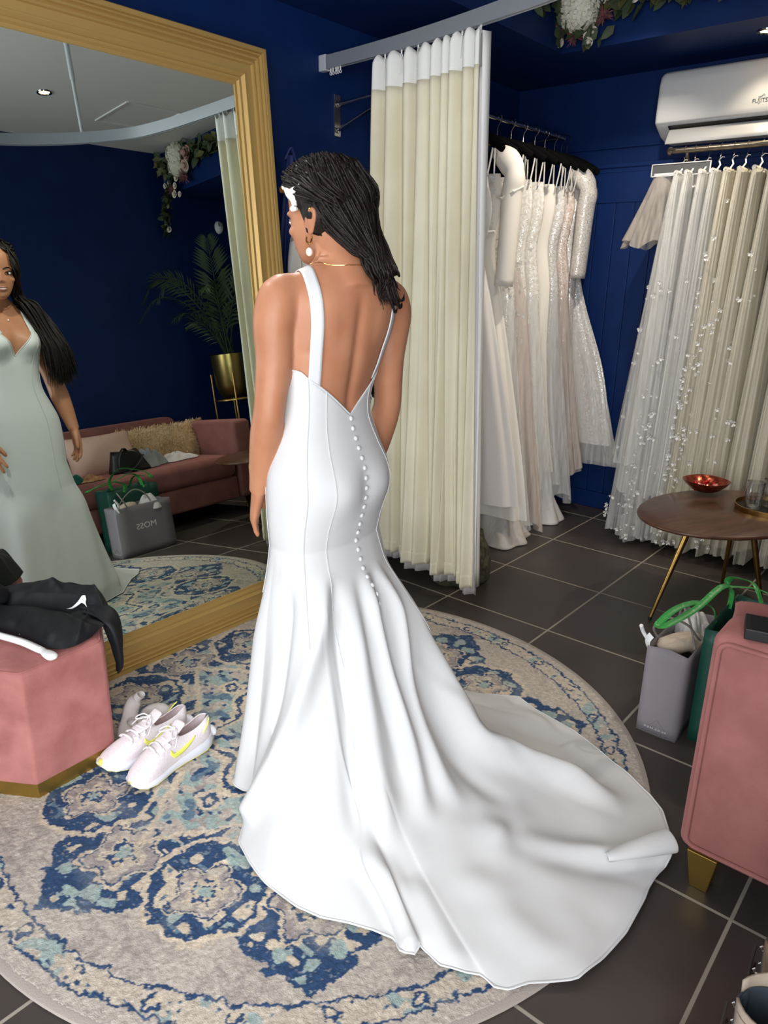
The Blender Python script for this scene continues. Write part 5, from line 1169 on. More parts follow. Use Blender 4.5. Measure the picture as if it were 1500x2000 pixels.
# ================================================================ PALM IN A GOLD PLANTER
pl_ = empty('potted_palm', (2.03, -.17, 0), 'palm in a ribbed gold planter on thin gold legs, seen in the mirror', 'potted plant')
dg_ = mat('aged_gold_pot', (150, 130, 78), .3, .95)
MB().lathe([(0, .80), (.085, .80), (.115, .83), (.138, .90), (.150, 1.15), (.146, 1.152), (.140, 1.12), (0, 1.11)], n=72, wob=lambda u, z: 1+.012*math.sin(6.28*u*36)).build('planter', dg_, pl_, sharp=60)
for k in range(4):
    a = k*PI/2+.6; MB().tube([(.165*math.cos(a), .165*math.sin(a), 1.0), (.165*math.cos(a), .165*math.sin(a), .0)], .007, n=8).build('stand_leg', M['brass'], pl_)
MB().tube([(.165*math.cos(a), .165*math.sin(a), .785) for a in np.linspace(0, 2*PI, 40, endpoint=False)], .005, n=6, closed=True).tube([(.165*math.cos(.6), .165*math.sin(.6), .785), (-.165*math.cos(.6), -.165*math.sin(.6), .785)], .005, n=6).tube([(-.165*math.sin(.6), .165*math.cos(.6), .785), (.165*math.sin(.6), -.165*math.cos(.6), .785)], .005, n=6).build('stand_ring', M['brass'], pl_)
palm = mat('palm_leaf', (34, 52, 30), .5, col2=(46, 68, 38), ns=6)
rs = random.Random(31)
def frond(tip, sag, n, lw, name='frond'):
    mb = MB(); b0 = Vector((rs.uniform(-.04, .04), rs.uniform(-.04, .04), 1.11)); t_ = Vector(tip)
    mid = (b0+t_)/2+Vector((0, 0, sag)); c_ = cat_path([b0, b0*.6+mid*.4+Vector((0, 0, sag*.3)), mid, mid*.45+t_*.55+Vector((0, 0, sag*.35)), t_], 40)
    mb.tube(c_.tolist(), np.linspace(.007, .0015, 40).tolist(), n=6)
    side0 = (t_-b0).cross(Vector((-.75, -.65, .1))).normalized() if abs((t_-b0).normalized().z) > .6 else (t_-b0).cross(Vector((0, 0, 1))).normalized()
    for k in range(n):
        f = .26+.74*k/(n-1); i = min(38, int(f*39)); p = Vector(c_[i]); d = (Vector(c_[i+1])-p).normalized(); L_ = lw*(math.sin(PI*min(1, (f-.2)/.8*.80+.14))**.7)
        for s_ in (-1, 1):
            v = (side0*s_*(.85-.35*f)+d*(.55+.45*f)+Vector((0, 0, -.12))).normalized(); q = p+v*L_*.5; r = p+v*L_+Vector((0, 0, -.14*L_)); w_ = v.cross(side0.cross(d)).normalized()*L_*.055+d*.0
            mb.add([p, q+w_, r, q-w_], [(0, 1, 2, 3)])
    mb.v = [(min(x, XR-.012-pl_.location.x), min(y, YB-.015-pl_.location.y), z) for x, y, z in mb.v]
    mb.build(name, palm, pl_, sharp=0)
frond((.03, -.02, 2.06), .03, 26, .23)
for tip, sg, n, lw in (((.22, -.44, 1.60), .34, 22, .12), ((.16, -.62, 1.58), .34, 26, .12), ((.10, -.70, 1.44), .30, 22, .11), ((-.30, -.36, 1.62), .2, 20, .16), ((-.42, .10, 1.72), .25, 22, .18), ((-.22, .28, 1.9), .15, 22, .18), ((.2, .30, 1.85), .15, 20, .18), ((-.12, -.55, 1.42), .16, 18, .14), ((.22, .18, 1.62), .2, 18, .16), ((.20, -.20, 1.40), .12, 16, .13)):
    frond(tip, sg, n, lw)

# ================================================================ SHOPPING BAGS
paper = mat('grey_paper', (134, 127, 132), .7, bump=.06, bs=40, spec=.2); paper_in = paper
def bag(e, x0, x1, y0, y1, z1, m, name='bag_body', lean=0):
    mb = MB(); xm, ym = (x0+x1)/2, (y0+y1)/2; g_ = .018
    for face in (((x0, y0), (x1, y0)), ((x1, y0), (x1, y1)), ((x1, y1), (x0, y1)), ((x0, y1), (x0, y0))):
        (xa, ya), (xb, yb) = face; P = []
        short = abs(xa-xb) < 1e-6 and (x1-x0) > (y1-y0) or abs(ya-yb) < 1e-6 and (y1-y0) > (x1-x0)
        for i in range(9):
            f = i/8; row = []
            for j in range(7):
                u = j/6; x, y = xa+(xb-xa)*u, ya+(yb-ya)*u; k = g_*(1-abs(2*u-1))*f**1.5 if short else 0
                row.append((x+(xm-x)*0+np.sign(xm-x)*k*(abs(x-xm) > .5*(x1-x0)-1e-6), y+np.sign(ym-y)*k*(abs(y-ym) > .5*(y1-y0)-1e-6), z1*f))
            P.append(row)
        mb.grid(P, flip=True)
    mb.add([(x0, y0, .001), (x1, y0, .001), (x1, y1, .001), (x0, y1, .001)], [(0, 1, 2, 3)])
    return mb.build(name, m, e, sharp=25, solid=.0012, offset=-1, weld=True)
gb = empty('paper_bag', (1.105, -1.735, 0), 'grey paper carrier bag lettered on its side, standing on the tiles beside the sofa', 'shopping bag')
bag(gb, -.062, .062, -.185, .185, .298, paper)
whtx = mat('white_print', (236, 234, 230), .6)
text_mesh('lettering', 'MOSS', .050, whtx, gb, Matrix.Translation((-.0632, .0, .165)) @ Matrix.Rotation(-PI/2, 4, 'Z') @ FACE_Y, ext=.0003, sx=1.1)
text_mesh('web_address', 'M O S S . C O . U K', .0085, whtx, gb, Matrix.Translation((-.002, -.1862, .022)) @ FACE_Y, ext=.0003)
MB().tube([(-.05, -.1855, .004), (.0, -.1859, .055), (.05, -.1855, .004)], .0007, n=4).build('gusset_crease', paper, gb)
cord = mat('grey_cord', (128, 120, 116), .8); wrib = mat('white_handle', (226, 226, 224), .6)
MB().tube(cat_path([(-.058, -.10, .29), (-.070, -.125, .335), (-.03, -.135, .385), (.02, -.10, .365), (.045, -.06, .315), (.05, .0, .27)], 34).tolist(), .0038, n=8).tube(cat_path([(.055, -.10, .29), (.02, -.06, .35), (-.02, -.02, .385), (-.04, .03, .36), (-.052, .06, .30)], 34).tolist(), .0038, n=8).build('cord_handle', cord, gb)
MB().tube(cat_path([(-.060, -.165, .275), (-.066, -.176, .298), (-.064, -.182, .318), (-.056, -.180, .334)], 16).tolist(), .011, n=8, flat=.12).build('torn_flap', wrib, gb)
MB().tube(cat_path([(-.066, -.16, .30), (-.085, -.17, .33), (-.088, -.19, .36)], 14).tolist(), .006, n=8).build('white_cord', wrib, gb)
crm = mat('cream_cotton', (206, 190, 170), .85, col2=(188, 170, 150), ns=12, bump=.2, bs=150)
tp = heap('tissue_paper', (1.10, -1.66, .245), .055, .08, .065, mat('white_tissue', (214, 210, 208), .8), 'white tissue paper sticking out of the grey paper bag', 31, 'tissue paper', .4)
cp = empty('cream_clothing', (1.105, -1.80, .262), 'folded cream clothing rolled inside the top of the grey paper bag', 'garment')
mb = MB()
for k, (a, r) in enumerate(((-.02, .024), (.005, .026), (.028, .022))): mb.tube(cat_path([(-.045, -.06, a*.6), (-.01, -.03+a, .02+a*.3), (.025, .02+a, .024), (.045, .05, a*.5)], 14).tolist(), [r*.6]+[r]*12+[r*.6], n=10)
mb.build('rolled_fabric', crm, cp, sharp=0)
gn = mat('dark_green_paper', (22, 72, 60), .5, bump=.06, bs=40); ribg = mat('green_satin_ribbon', (52, 148, 66), .4, col2=(104, 184, 110), ns=90, ramp=(.6, .64))
gb2 = empty('green_paper_bag', (1.262, -1.70, 0), 'dark green paper carrier bag with printed green ribbon handles behind the grey bag', 'shopping bag')
bag(gb2, -.075, .075, -.17, .17, .385, gn)
def ribbon(pts, name='ribbon_handle'):
    c_ = cat_path(pts, 44); MB().tube(c_.tolist(), .0105, n=8, flat=.22, upv=(.3, .2, 1)).build(name, ribg, gb2)
ribbon([(-.074, -.06, .365), (-.090, -.06, .41), (-.12, -.13, .445), (-.15, -.24, .45), (-.165, -.33, .425), (-.14, -.31, .432), (-.11, -.17, .44), (-.085, -.02, .47), (-.07, .05, .44), (-.073, .07, .37)])
ribbon([(.073, -.06, .37), (.055, -.07, .44), (.01, -.02, .50), (-.04, .05, .485), (-.09, .10, .46), (-.10, .13, .42), (-.02, .14, .43), (.05, .09, .43), (.074, .06, .37)])

# ================================================================ OTTOMAN AND THE CLOTHES ON IT
ot = empty('hexagonal_ottoman', (-.255, -3.235, 0), 'hexagonal dusty pink velvet ottoman on a gold plinth in front of the mirror', 'ottoman')
RH = .236
def hexa(R, z, r0=0, n=9, rot=math.radians(-27.5)):
    pts = []; d = r0
    for k in range(6):
        a = rot+k*PI/3; v = np.array([math.cos(a), math.sin(a)])*(R-d/math.cos(PI/6)*1.0)
        for j in range(n):
            b_ = a+(-PI/6+PI/3*j/(n-1)); pts.append((v[0]+d*math.cos(b_), v[1]+d*math.sin(b_), z))
    return pts
P = [hexa(RH-.004, .055, .012), hexa(RH, .064, .014), hexa(RH+.001, .18, .016), hexa(RH+.001, .29, .016), hexa(RH, .376, .018), hexa(RH-.004, .388, .019), hexa(RH-.013, .395, .02), hexa(RH-.03, .398, .02), hexa(RH*.6, .400, .02), hexa(.03, .401, .005)]
MB().grid(P, cv=True, flip=True).build('velvet_body', M['velvet'], ot, sharp=35)
MB().tube(hexa(RH-.009, .3935, .02), .0022, n=6, closed=True).build('top_seam', M['velvet'], ot)
MB().grid([hexa(RH-.006, .001, .004), hexa(RH-.006, .058, .004)], cv=True, flip=True).build('gold_plinth', M['gold_plinth'], ot, sharp=20)
OT = .401
# white plastic hanger lying on the ottoman
wh = empty('coat_hanger', (-.14, -3.27, OT), 'white plastic hanger lying on the pink ottoman under the black jacket', 'hanger')
c_ = cat_path([Vector(p)-Vector((-.14, -3.27, 0)) for p in ((-.36, -3.345, .014), (-.30, -3.325, .022), (-.235, -3.300, .020), (-.17, -3.275, .015), (-.11, -3.262, .011), (-.075, -3.2575, .010), (-.035, -3.256, .010))], 40)
MB().tube(c_.tolist(), [.0125]*26+[.0125, .0122, .0118, .0108, .0105, .011, .013, .0145, .0155, .016, .016, .0155, .013, .007], n=12, flat=.6, upv=(0, 0, 1)).build('hanger_bar', M['white_plastic'], wh)
MB().tube((c_[4:28]+np.array([0, .0, .0055])).tolist(), .006, n=8, flat=.5, upv=(0, 0, 1)).tube([(-.085, .012, .012), (-.083, .02, .019), (-.080, .028, .012)], .003, n=8).build('rib', M['white_plastic'], wh)
# black jacket draped over the far half, one sleeve hanging down
bj = mat('black_sportswear', (17, 18, 21), .62, bump=.2, bs=30, spec=.35)
JO = Vector((-.25, -3.14, OT)); ja = empty('black_jacket', tuple(JO), 'black sports jacket with a white mark, draped over the pink ottoman', 'jacket')
ctl = [[(-.42, -3.36, .408), (-.25, -3.270, .408), (-.10, -3.238, .408), (-.066, -3.19, .406), (-.080, -3.125, .405)],
       [(-.425, -3.345, .440), (-.262, -3.255, .444), (-.125, -3.215, .442), (-.085, -3.165, .432), (-.085, -3.10, .418)],
       [(-.44, -3.30, .452), (-.295, -3.215, .462), (-.18, -3.165, .460), (-.125, -3.130, .446), (-.09, -3.080, .424)],
       [(-.45, -3.27, .430), (-.33, -3.185, .430), (-.238, -3.114, .430), (-.17, -3.078, .432), (-.115, -3.058, .424)],
       [(-.455, -3.25, .462), (-.36, -3.160, .476), (-.265, -3.090, .480), (-.19, -3.052, .474), (-.130, -3.045, .448)],
       [(-.46, -3.23, .468), (-.385, -3.125, .482), (-.295, -3.058, .482), (-.225, -3.022, .468), (-.150, -3.028, .440)],
       [(-.462, -3.20, .410), (-.42, -3.09, .408), (-.32, -3.015, .406), (-.25, -2.992, .40), (-.17, -3.005, .395)]]
rows = [cat_path(r, 70) for r in ctl]; G = np.array([cat_path([r[i] for r in rows], 56) for i in range(70)])
gx_, gy_ = G[..., 0].ravel(), G[..., 1].ravel()
wr_ = (.016*np.abs(vnoise(gx_, gy_, 13, 61)-.5)+.010*np.abs(vnoise(gx_, gy_*.6, 27, 62)-.5)+.006*(vnoise(gx_, gy_, 40, 63)-.5)).reshape(G.shape[:2])
ed_ = np.minimum.outer(np.minimum(np.arange(70), 69-np.arange(70))/9., np.minimum(np.arange(56), 55-np.arange(56))/7.); G[..., 2] += (wr_-.003)*np.clip(ed_, 0, 1)
# crisp fold lines
U_ = np.linspace(0, 1, 70)[:, None]; V_ = np.linspace(0, 1, 56)[None, :]
for (u0, v0, u1, v1, a, w_) in ((.30, .95, .42, .68, .012, .022), (.62, .95, .95, .55, .010, .02), (.55, .42, .98, .30, -.012, .02), (.75, .5, .80, .05, .010, .025), (.05, .40, .16, .05, -.012, .03), (.25, .62, .9, .60, .006, .012)):
    ax, ay = u1-u0, v1-v0; t = np.clip(((U_-u0)*ax+(V_-v0)*ay)/(ax*ax+ay*ay), 0, 1); d = np.hypot(U_-u0-t*ax, (V_-v0-t*ay)*.7); G[..., 2] += a*np.exp(-np.abs(d/w_)**1.4)*np.clip(ed_, 0, 1)
MB().grid((G-np.array(JO)).tolist(), flip=True).build('jacket_body', bj, ja, sharp=0, sub=1, solid=.003, offset=1)
c_ = cat_path([Vector(p)-JO for p in ((-.20, -3.075, .445), (-.145, -3.062, .448), (-.112, -3.052, .425), (-.100, -3.046, .375), (-.103, -3.040, .32), (-.116, -3.034, .27), (-.135, -3.030, .235))], 40)
rs = random.Random(2); mb = MB(); Pn = []
for i, c in enumerate(c_):
    f = i/39; w_ = np.interp(f, [0, .25, .5, .8, 1], [.030, .044, .040, .032, .012]); th = np.interp(f, [0, .3, .6, 1], [.018, .020, .015, .006]); t = Vector((-.82, .42, .25)).normalized(); n_ = Vector((.45, .88, .25)).normalized()
    Pn.append([tuple(Vector(c)+t*w_*math.cos(a)+n_*th*math.sin(a)*(1+.35*math.sin(4*a+6*f))) for a in np.linspace(0, 2*PI, 24, endpoint=False)])
mb.grid(Pn, cv=True); mb.f.append(tuple(39*24+k for k in range(24))); mb.m.append(0)
mb.build('hanging_sleeve', bj, ja, sharp=0)
# white tick on the jacket, printed on the cloth
mk = [(-0.1927, -3.1375), (-0.1925, -3.1193), (-0.215, -3.0888), (-0.2426, -3.0612), (-0.2393, -3.0533), (-0.2138, -3.064), (-0.1921, -3.0774), (-0.1602, -3.0901), (-0.1846, -3.0847), (-0.1997, -3.0843), (-0.1881, -3.1062), (-0.183, -3.1243)]
bvj = BVHTree.FromPolygons([Vector(p) for p in G.reshape(-1, 3)], [(i*56+j, (i+1)*56+j, (i+1)*56+j+1, i*56+j+1) for i in range(69) for j in range(55)])
q = [Vector((x, y, .458)) for x, y in mk]; dv = (Vector((sum(p.x for p in q)/12, sum(p.y for p in q)/12, .458))-Vector((1.713, -4.006, 1.386))).normalized()
def onj(p):
    h = bvj.ray_cast(p-dv*.3, dv); return (h[0] if h[0] is not None else p)-dv*.006-JO
mkb = MB(); up_m = [q[k] for k in (0, 1, 2, 3, 4)]; lo_m = [q[k] for k in (0, 11, 10, 9, 8)]
ua, la = cat_path([tuple(p) for p in up_m], 16), cat_path([tuple(p) for p in lo_m], 16)
mkb.grid([[tuple(onj(Vector(a)*(1-w_)+Vector(b_)*w_)) for w_ in np.linspace(0, 1, 5)] for a, b_ in zip(ua, la)])
ua, la = cat_path([tuple(q[k]) for k in (4, 5, 6, 7)], 8), cat_path([tuple(q[k]) for k in (9, 8, 8, 7)], 8)
mkb.grid([[tuple(onj(Vector(a)*(1-w_)+Vector(b_)*w_)) for w_ in np.linspace(0, 1, 4)] for a, b_ in zip(ua, la)])
mkb.build('white_mark', whtx, ja, smooth=False, solid=.0015, offset=0)
bgm = empty('black_bag', (-.40, -3.33, OT), 'black garment bunched at the left edge of the photo behind the jacket', 'garment')
MB().tube(cat_path([(-.02, -.12, .03), (.0, -.05, .09), (.01, .02, .115), (.0, .07, .09), (-.01, .10, .05)], 26).tolist(), [.03]+[.036]*24+[.03], n=14).build('bunched_cloth', bj, bgm, sharp=0)
MB().ball((.012, .0, .05), .040, 14, 10, (.7, .8, .9)).build('brown_lining', mat('brown_lining', (92, 60, 44), .8), bgm)

# ================================================================ TRAINERS, SOCKS, BOOTS
upm = mat('pinkish_mesh_knit', (230, 222, 224), .75, col2=(220, 210, 213), ns=220, bump=.5, bs=260); midm = mat('white_foam', (232, 232, 240), .6); outm = mat('lime_rubber', (226, 222, 120), .6); yel = mat('lime_yellow_print', (238, 238, 110), .5); lin_ = mat('coral_lining', (214, 130, 112), .8); lacem = mat('white_lace_cord', (234, 228, 230), .7, bump=.3, bs=300)
def trainer(loc, rz, label, mirror=1):
    """toe towards -Y, length 0.285"""
    e = empty('trainer', loc, label, 'shoe', 'pair of white trainers', rz)
    ys = [.140, .128, .105, .07, .03, -.01, -.05, -.085, -.115, -.134, -.1435]
    hwid = [.012, .030, .036, .036, .034, .036, .042, .045, .040, .027, .008]; cx = [0, 0, 0, -.001, -.003, -.004, -.002, .002, .006, .008, .009]
    solt = [.050, .046, .040, .035, .031, .028, .026, .025, .026, .028, .030]; botz = [.012, .005, .001, 0, 0, 0, .001, .003, .008, .015, .022]
    def ring(i, k, zf, inset=0):
        return None
    def sole(lo, hi, inset, name, m):
        P = []
        for z in np.linspace(0, 1, 4):
            row = []
            for sgn in (1, -1):
                idx = range(11) if sgn == 1 else range(9, 0, -1)
                for i in idx:
                    zz = botz[i]+(solt[i]-botz[i])*(lo+(hi-lo)*z); bul = .003*math.sin(PI*z)
                    row.append((mirror*(cx[i]+sgn*(hwid[i]-inset+bul)), ys[i]*(1+(bul-inset)*1.5), zz))
            P.append(row)
        n = len(P[0]); mb = MB().grid(P, cv=True, flip=mirror > 0); mb.f += [tuple(range(n)), tuple(range(3*n, 4*n))]; mb.m += [0, 0]
        return mb.build(name, m, e, sharp=45, sub=0)
    sole(0, .16, .001, 'outsole', outm); sole(.14, 1, -.002, 'midsole', midm)
    # heel flare of the foam
    MB().ball((mirror*.0, .150, .034), .018, 12, 8, (1.4, .9, .9)).build('heel_flare', midm, e)
    hgt = [.098, .104, .092, .084, .088, .090, .082, .067, .052, .040, .032]; P = []; ops = [1, 1, 1, 1, .9, 0, 0, 0, 0, 0, 0]
    sec = 25
    for i in range(11):
        row = []; y = ys[i]*.985
        for k in range(sec):
            a = PI*k/(sec-1); c, s = math.cos(a), math.sin(a); w_ = hwid[i]-.001-.010*(s**2)*(1 if i < 6 else .4); h = hgt[i]-solt[i]+.004
            row.append((mirror*(cx[i]+w_*math.copysign(abs(c)**.75, c)), y+(.006*s if i == 0 else 0), solt[i]-.004+h*abs(s)**(.75 if i > 4 else .6)))
        P.append(row)
    P = np.array(P); fs = MB(); n, m2 = P.shape[:2]
    quads = MB(); fl = []
    for i in range(n-1):
        for k in range(sec-1):
            top = 8 <= k <= 15
            if i in (0, 1, 2, 3) and top: continue
            a, b_, c_, d_ = i*sec+k, (i+1)*sec+k, (i+1)*sec+k+1, i*sec+k+1; fl.append((a, b_, c_, d_))
    quads.add(P.reshape(-1, 3), fl)
    up_ = quads.build('upper', upm, e, sharp=0, sub=2, solid=.0035, offset=-1)
    P2 = P[1:5].copy(); 
    MB().grid([[(p[0]*.80, p[1], .036+.012*abs(math.sin(PI*k/(sec-1)))) for k, p in enumerate(r)] for r in P[0:6]]).build('insole', lin_, e, sharp=0)
    MB().grid([[(mirror*(-.004+.022*u), y_, z_+.003*(1-u*u)) for u in (-1, -.5, 0, .5, 1)] for y_, z_ in ((.050, .118), (.040, .112), (.02, .097), (-.01, .091), (-.035, .088))]).build('tongue', upm, e, sharp=0, solid=.007, offset=0, sub=1)
    lc = MB()
    for j, y in enumerate((.012, -.010, -.032, -.053)):
        z = np.interp(y, [-.06, -.03, .0, .02], [.083, .090, .096, .103]); w_ = .021+.001*j
        lc.tube(cat_path([(mirror*(-.003-w_), y, z-.010), (mirror*(-.003-w_*.5), y-.003, z+.001), (mirror*(-.003+w_*.5), y-.007, z+.001), (mirror*(-.003+w_), y-.008, z-.010)], 10).tolist(), .0042, n=8, flat=.55, upv=(0, 0, 1))
    for s_ in (-1, 1): lc.tube(cat_path([(-.003, .022, .107), (s_*.020-.003, .016, .112), (s_*.034-.003, .0, .104), (s_*.024-.003, -.006, .103), (-.003, .018, .109)], 22).tolist(), .0022, n=6); lc.tube(cat_path([(-.003, .022, .108), (s_*.03, .006, .100), (s_*.044, -.014, .080)], 14).tolist(), .0021, n=6)
    lc.ball((-.003, .022, .108), .0065, 8, 6); lc.build('laces', lacem, e, sharp=0)
    ey = None
    for j, y in enumerate((-.014, -.036, -.057)):
        for s_ in (-1, 1):
            z = np.interp(y, [-.06, -.03, .0], [.077, .082, .086]); b0 = MB().box((0, 0, 0), (.004, .010, .012)); 
            if ey is None: ey = b0.build('eyelet_tab', whtx, e, smooth=False, bevel=.001); q = ey
            else: q = ey.copy(); COL.objects.link(q); q.parent = e
            q.location = (mirror*(-.003+s_*(.0265)), y-.004, z-.001); q.rotation_euler = (0, -s_*mirror*.75, 0)
    # swoosh-shaped tick on both flanks
    sw_ = [(.070, .072), (.050, .058), (.028, .047), (.006, .042), (-.012, .046), (-.022, .060), (-.016, .070), (-.012, .060), (.002, .056), (.022, .059), (.046, .066)]
    dg2 = bpy.context.evaluated_depsgraph_get(); dg2.update(); ev = up_.evaluated_get(dg2); tm = ev.to_mesh(); bv = BVHTree.FromPolygons([v.co.copy() for v in tm.vertices], [tuple(p.vertices) for p in tm.polygons]); ev.to_mesh_clear()
    upper_ = [(.070, .0735), (.046, .066), (.022, .0592), (.002, .0562), (-.010, .0590), (-.0165, .0705)]; lower_ = [(.070, .0715), (.050, .0575), (.028, .0470), (.006, .0418), (-.012, .0450), (-.0225, .0610)]
    ua, la = cat_path(upper_, 18), cat_path(lower_, 18)
    for s_ in (-1, 1):
        Q = []
        for a, b_ in zip(ua, la):
            row = []
            for w_ in (0, .33, .66, 1):
                y, z = a*(1-w_)+b_*w_; h = bv.ray_cast(Vector((s_*.12, y, z)), Vector((-s_, 0, 0))); p = h[0] if h[0] is not None else Vector((s_*.036, y, z)); row.append(tuple(p+Vector((s_*.0012, 0, 0))))
            Q.append(row)
        MB().grid(Q).build('tick_mark', yel, e, sharp=0, solid=.0012, offset=0)
    MB().ball((mirror*.0095, -.131, .028), .016, 12, 8, (1.05, .75, .75)).build('toe_bumper', outm, e)
    MB().tube(cat_path([(mirror*.024, .128, .100), (mirror*.032, .115, .085), (mirror*.034, .095, .066)], 10).tolist(), .0018, n=6).build('heel_stripe', yel, e)
    return e
trainer((.095, -3.022, .012), math.radians(4), 'white trainer with a lime yellow tick, the nearer of the pair on the rug', 1)
trainer((-.012, -3.035, .012), math.radians(-2), 'white trainer half hidden behind its pair, against the pink ottoman', -1)
sockm = mat('grey_sock_knit', (196, 188, 185), .9, bump=.5, bs=280)
def sock(ctl, rads, label):
    o = MB().tube(cat_path(ctl, 30).tolist(), np.interp(np.linspace(0, 1, 30), np.linspace(0, 1, len(rads)), rads).tolist(), n=16, flat=.75, upv=(.3, .4, 1)).build('sock', sockm, sharp=0, sub=1); return tag(o, label, 'sock', 'grey socks by the ottoman')
sock([(-.085, -3.060, .030), (-.112, -3.040, .036), (-.142, -3.008, .048), (-.165, -2.985, .070), (-.165, -2.965, .095), (-.150, -2.955, .112)], [.024, .027, .026, .024, .022, .015], 'grey sock standing up in a bend beside the pink ottoman')
sock([(-.150, -2.950, .035), (-.120, -2.940, .062), (-.085, -2.925, .070), (-.062, -2.925, .050), (-.060, -2.935, .032), (-.080, -2.955, .030), (-.108, -2.985, .033), (-.118, -3.010, .050), (-.105, -3.020, .060)], [.020, .024, .025, .024, .023, .025, .025, .022, .014], 'curled grey sock between the bent sock and the trainers')
heap('black_cloth', (-.115, -2.955, .0125), .085, .06, .022, bj, 'flat black cloth under the grey socks beside the ottoman', 44, 'garment')
suede = mat('tan_suede', (128, 106, 84), .9, col2=(108, 88, 68), ns=14, bump=.35, bs=180, sheen=.25); suede2 = mat('pale_suede', (172, 158, 142), .9, col2=(154, 138, 122), ns=14, bump=.35, bs=180, sheen=.25); denim = mat('slate_lining', (62, 72, 80), .8, bump=.4, bs=200); solem = mat('dark_sole', (40, 32, 26), .8); hookm = mat('nickel_hook', (220, 218, 214), .2, 1)
def boot(loc, rz, m1, m2, label):
    e = empty('lace_up_boot', loc, label, 'boot', 'pair of tan lace-up boots', rz)
    MB().prism([(math.copysign(abs(math.cos(a))**.7, math.cos(a))*(.043 if math.sin(a) > -.2 else .048), -.05+.135*math.copysign(abs(math.sin(a))**.8, math.sin(a))) for a in np.linspace(0, 2*PI, 36, endpoint=False)], 0, .026).build('sole', solem, e, bevel=.003)
    P = []
    for y, h, w_ in ((-.18, .03, .02), (-.17, .05, .036), (-.14, .066, .042), (-.10, .085, .042), (-.06, .11, .040), (-.02, .12, .038), (.03, .12, .038), (.07, .11, .034), (.085, .08, .02)):
        P.append([(w_*math.copysign(abs(math.cos(a))**.8, math.cos(a)), y, .024+(h-.02)*abs(math.sin(a))**.7) for a in np.linspace(0, PI, 18)])
    MB().grid(P).build('foot', m1, e, sharp=0, sub=1)
    P = []
    for f in np.linspace(0, 1, 12):
        z = .09+.31*f; P.append([((.044+.014*f)*math.cos(a), .02-.006*f+(.056+.014*f)*math.sin(a), z+(.016*math.sin(a)*f)) for a in np.linspace(-PI/2+.28, 1.5*PI-.28, 30)])
    MB().grid(P).build('shaft', m2, e, sharp=0, solid=.004)
    MB().grid([[((.040+.010*f)*math.cos(a), .018-.01*f+(.052+.010*f)*math.sin(a), .09+.28*f) for a in np.linspace(0, 2*PI, 30)] for f in np.linspace(0, 1, 6)]).build('lining', denim, e, sharp=0)
    MB().grid([[(u*.024, -.032-.012*f-.010*(1-u*u), .09+.275*f) for u in np.linspace(-1, 1, 6)] for f in np.linspace(0, 1, 8)]).build('tongue', denim, e, sharp=0, solid=.004)
    h0 = None
    for k in range(7):
        for s_ in (-1, 1):
            if h0 is None: h0 = MB().tube([(0, 0, 0), (0, -.006, .0), (0, -.009, .005), (0, -.006, .009)], .0018, n=6).build('lace_hook', hookm, e); q = h0
            else: q = h0.copy(); COL.objects.link(q); q.parent = e
            q.location = (s_*.026, -.036-.003*k, .115+.034*k)
    MB().tube(cat_path([(s_*.024, -.046-.002*k, .12+.034*k*.5) for k in range(13) for s_ in ((-1, 1)[k % 2],)], 60).tolist(), .0022, n=6).build('laces', solem, e)
    MB().tube([((.0455+.0145)*math.cos(a), .014+.0715*math.sin(a), .385+.016*math.sin(a)) for a in np.linspace(-PI/2+.45, 1.5*PI-.45, 30)], .0022, n=6).build('top_stitching', m1, e)
    return e
boot((1.662, -3.035, 0), math.radians(-88), suede, suede2, 'pale tan suede lace-up boot at the bottom right corner, nearer the camera')
boot((1.668, -2.90, 0), math.radians(-88), suede, suede, 'brown suede lace-up boot behind the pale one, at the right edge of the photo')

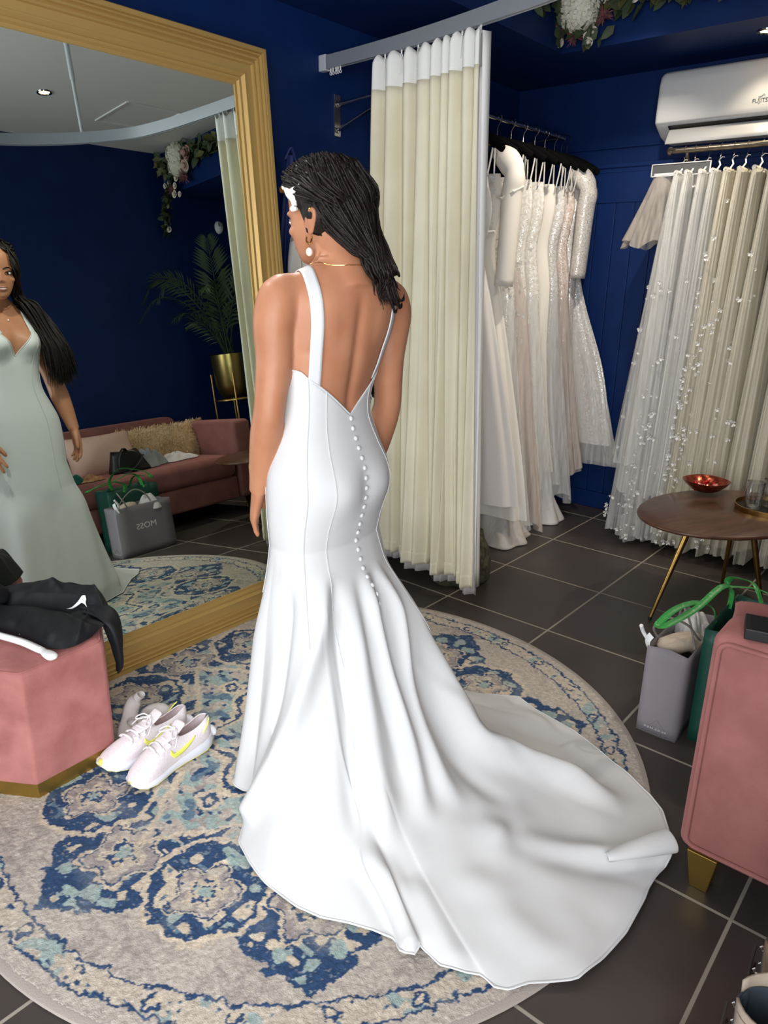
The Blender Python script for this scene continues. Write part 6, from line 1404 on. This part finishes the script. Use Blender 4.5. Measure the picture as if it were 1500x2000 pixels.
# ================================================================ GARMENTS ON THE LEFT WALL BEHIND THE BRIDE
hk_ = empty('wall_hook', (XL, -1.66, 1.86), 'small hook on the blue wall behind the bride holding a blue garment', 'hook')
MB().tube([(.0, 0, .0), (.03, 0, .0), (.042, 0, .012), (.040, 0, .022)], .004, n=8).build('peg', M['blue'], hk_)
bl = mat('royal_blue_cloth', (28, 46, 104), .6, bump=.3, bs=30)
rb = empty('blue_robe', (XL+.05, -1.68, 0), 'royal blue garment hanging on the wall between mirror and the bride', 'garment')
P = []
for f in np.linspace(0, 1, 24):
    P.append([((.028)*(.5+f)*math.sin(u)*(1+.2*math.sin(5*u+3*f)), (.012+.085*f**.8)*math.cos(u)*(1+.12*math.sin(6*u))-.03*f, 1.845-.85*f) for u in np.linspace(0, 2*PI, 40, endpoint=False)])
MB().grid(P, cv=True).build('robe_cloth', bl, rb, sharp=0)
MB().tube(cat_path([(-.01, -.02, 1.83), (.005, 0, 1.875), (.01, .02, 1.83)], 12).tolist(), .006, n=6).build('hanging_loop', bl, rb)
wd = empty('wooden_hanger', (XL+.12, -1.74, 1.70), 'wooden hanger end showing beside the mirror frame behind her forehead', 'hanger')
MB().tube(cat_path([(0, -.06, .0), (0, -.03, .004), (.0, .05, .03), (0, .12, .0), (0, .18, -.03)], 20).tolist(), .013, n=10).build('bar', mat('beech_wood', (186, 128, 70), .5, col2=(166, 108, 56), ns=20), wd)
MB().tube(cat_path([(0, .05, .03), (0, .05, .07), (-.03, .05, .1), (-.06, .05, .085), (-.09, .05, .08)], 16).tolist(), .002, n=6).build('hook', M['chrome'], wd)
bd = empty('ivory_bodice', (XL+.135, -1.70, 0), 'ivory corset bodice hanging on the blue wall behind her chin', 'garment')
P = []
for f in np.linspace(0, 1, 20):
    P.append([(.035*math.sin(u), (.085+.03*math.sin(3.1*f+.4))*math.cos(u)+.03, 1.53-.36*f-.03*math.cos(2*u)*(1-f)) for u in np.linspace(0, 2*PI, 40, endpoint=False)])
bod_ = MB().grid(P, cv=True).build('bodice', satin, bd, sharp=0)
for y in (-.05, .0, .05, .09): MB().tube([(.034, y, 1.52), (.037, y+.005, 1.35), (.034, y, 1.18)], .003, n=6).build('boning_seam', ivory, bd)
for y in (-.04, .10): MB().tube(cat_path([(.0, y*.6+.02, 1.70), (.02, y, 1.62), (.032, y, 1.52)], 10).tolist(), .004, n=6).build('strap', satin, bd)
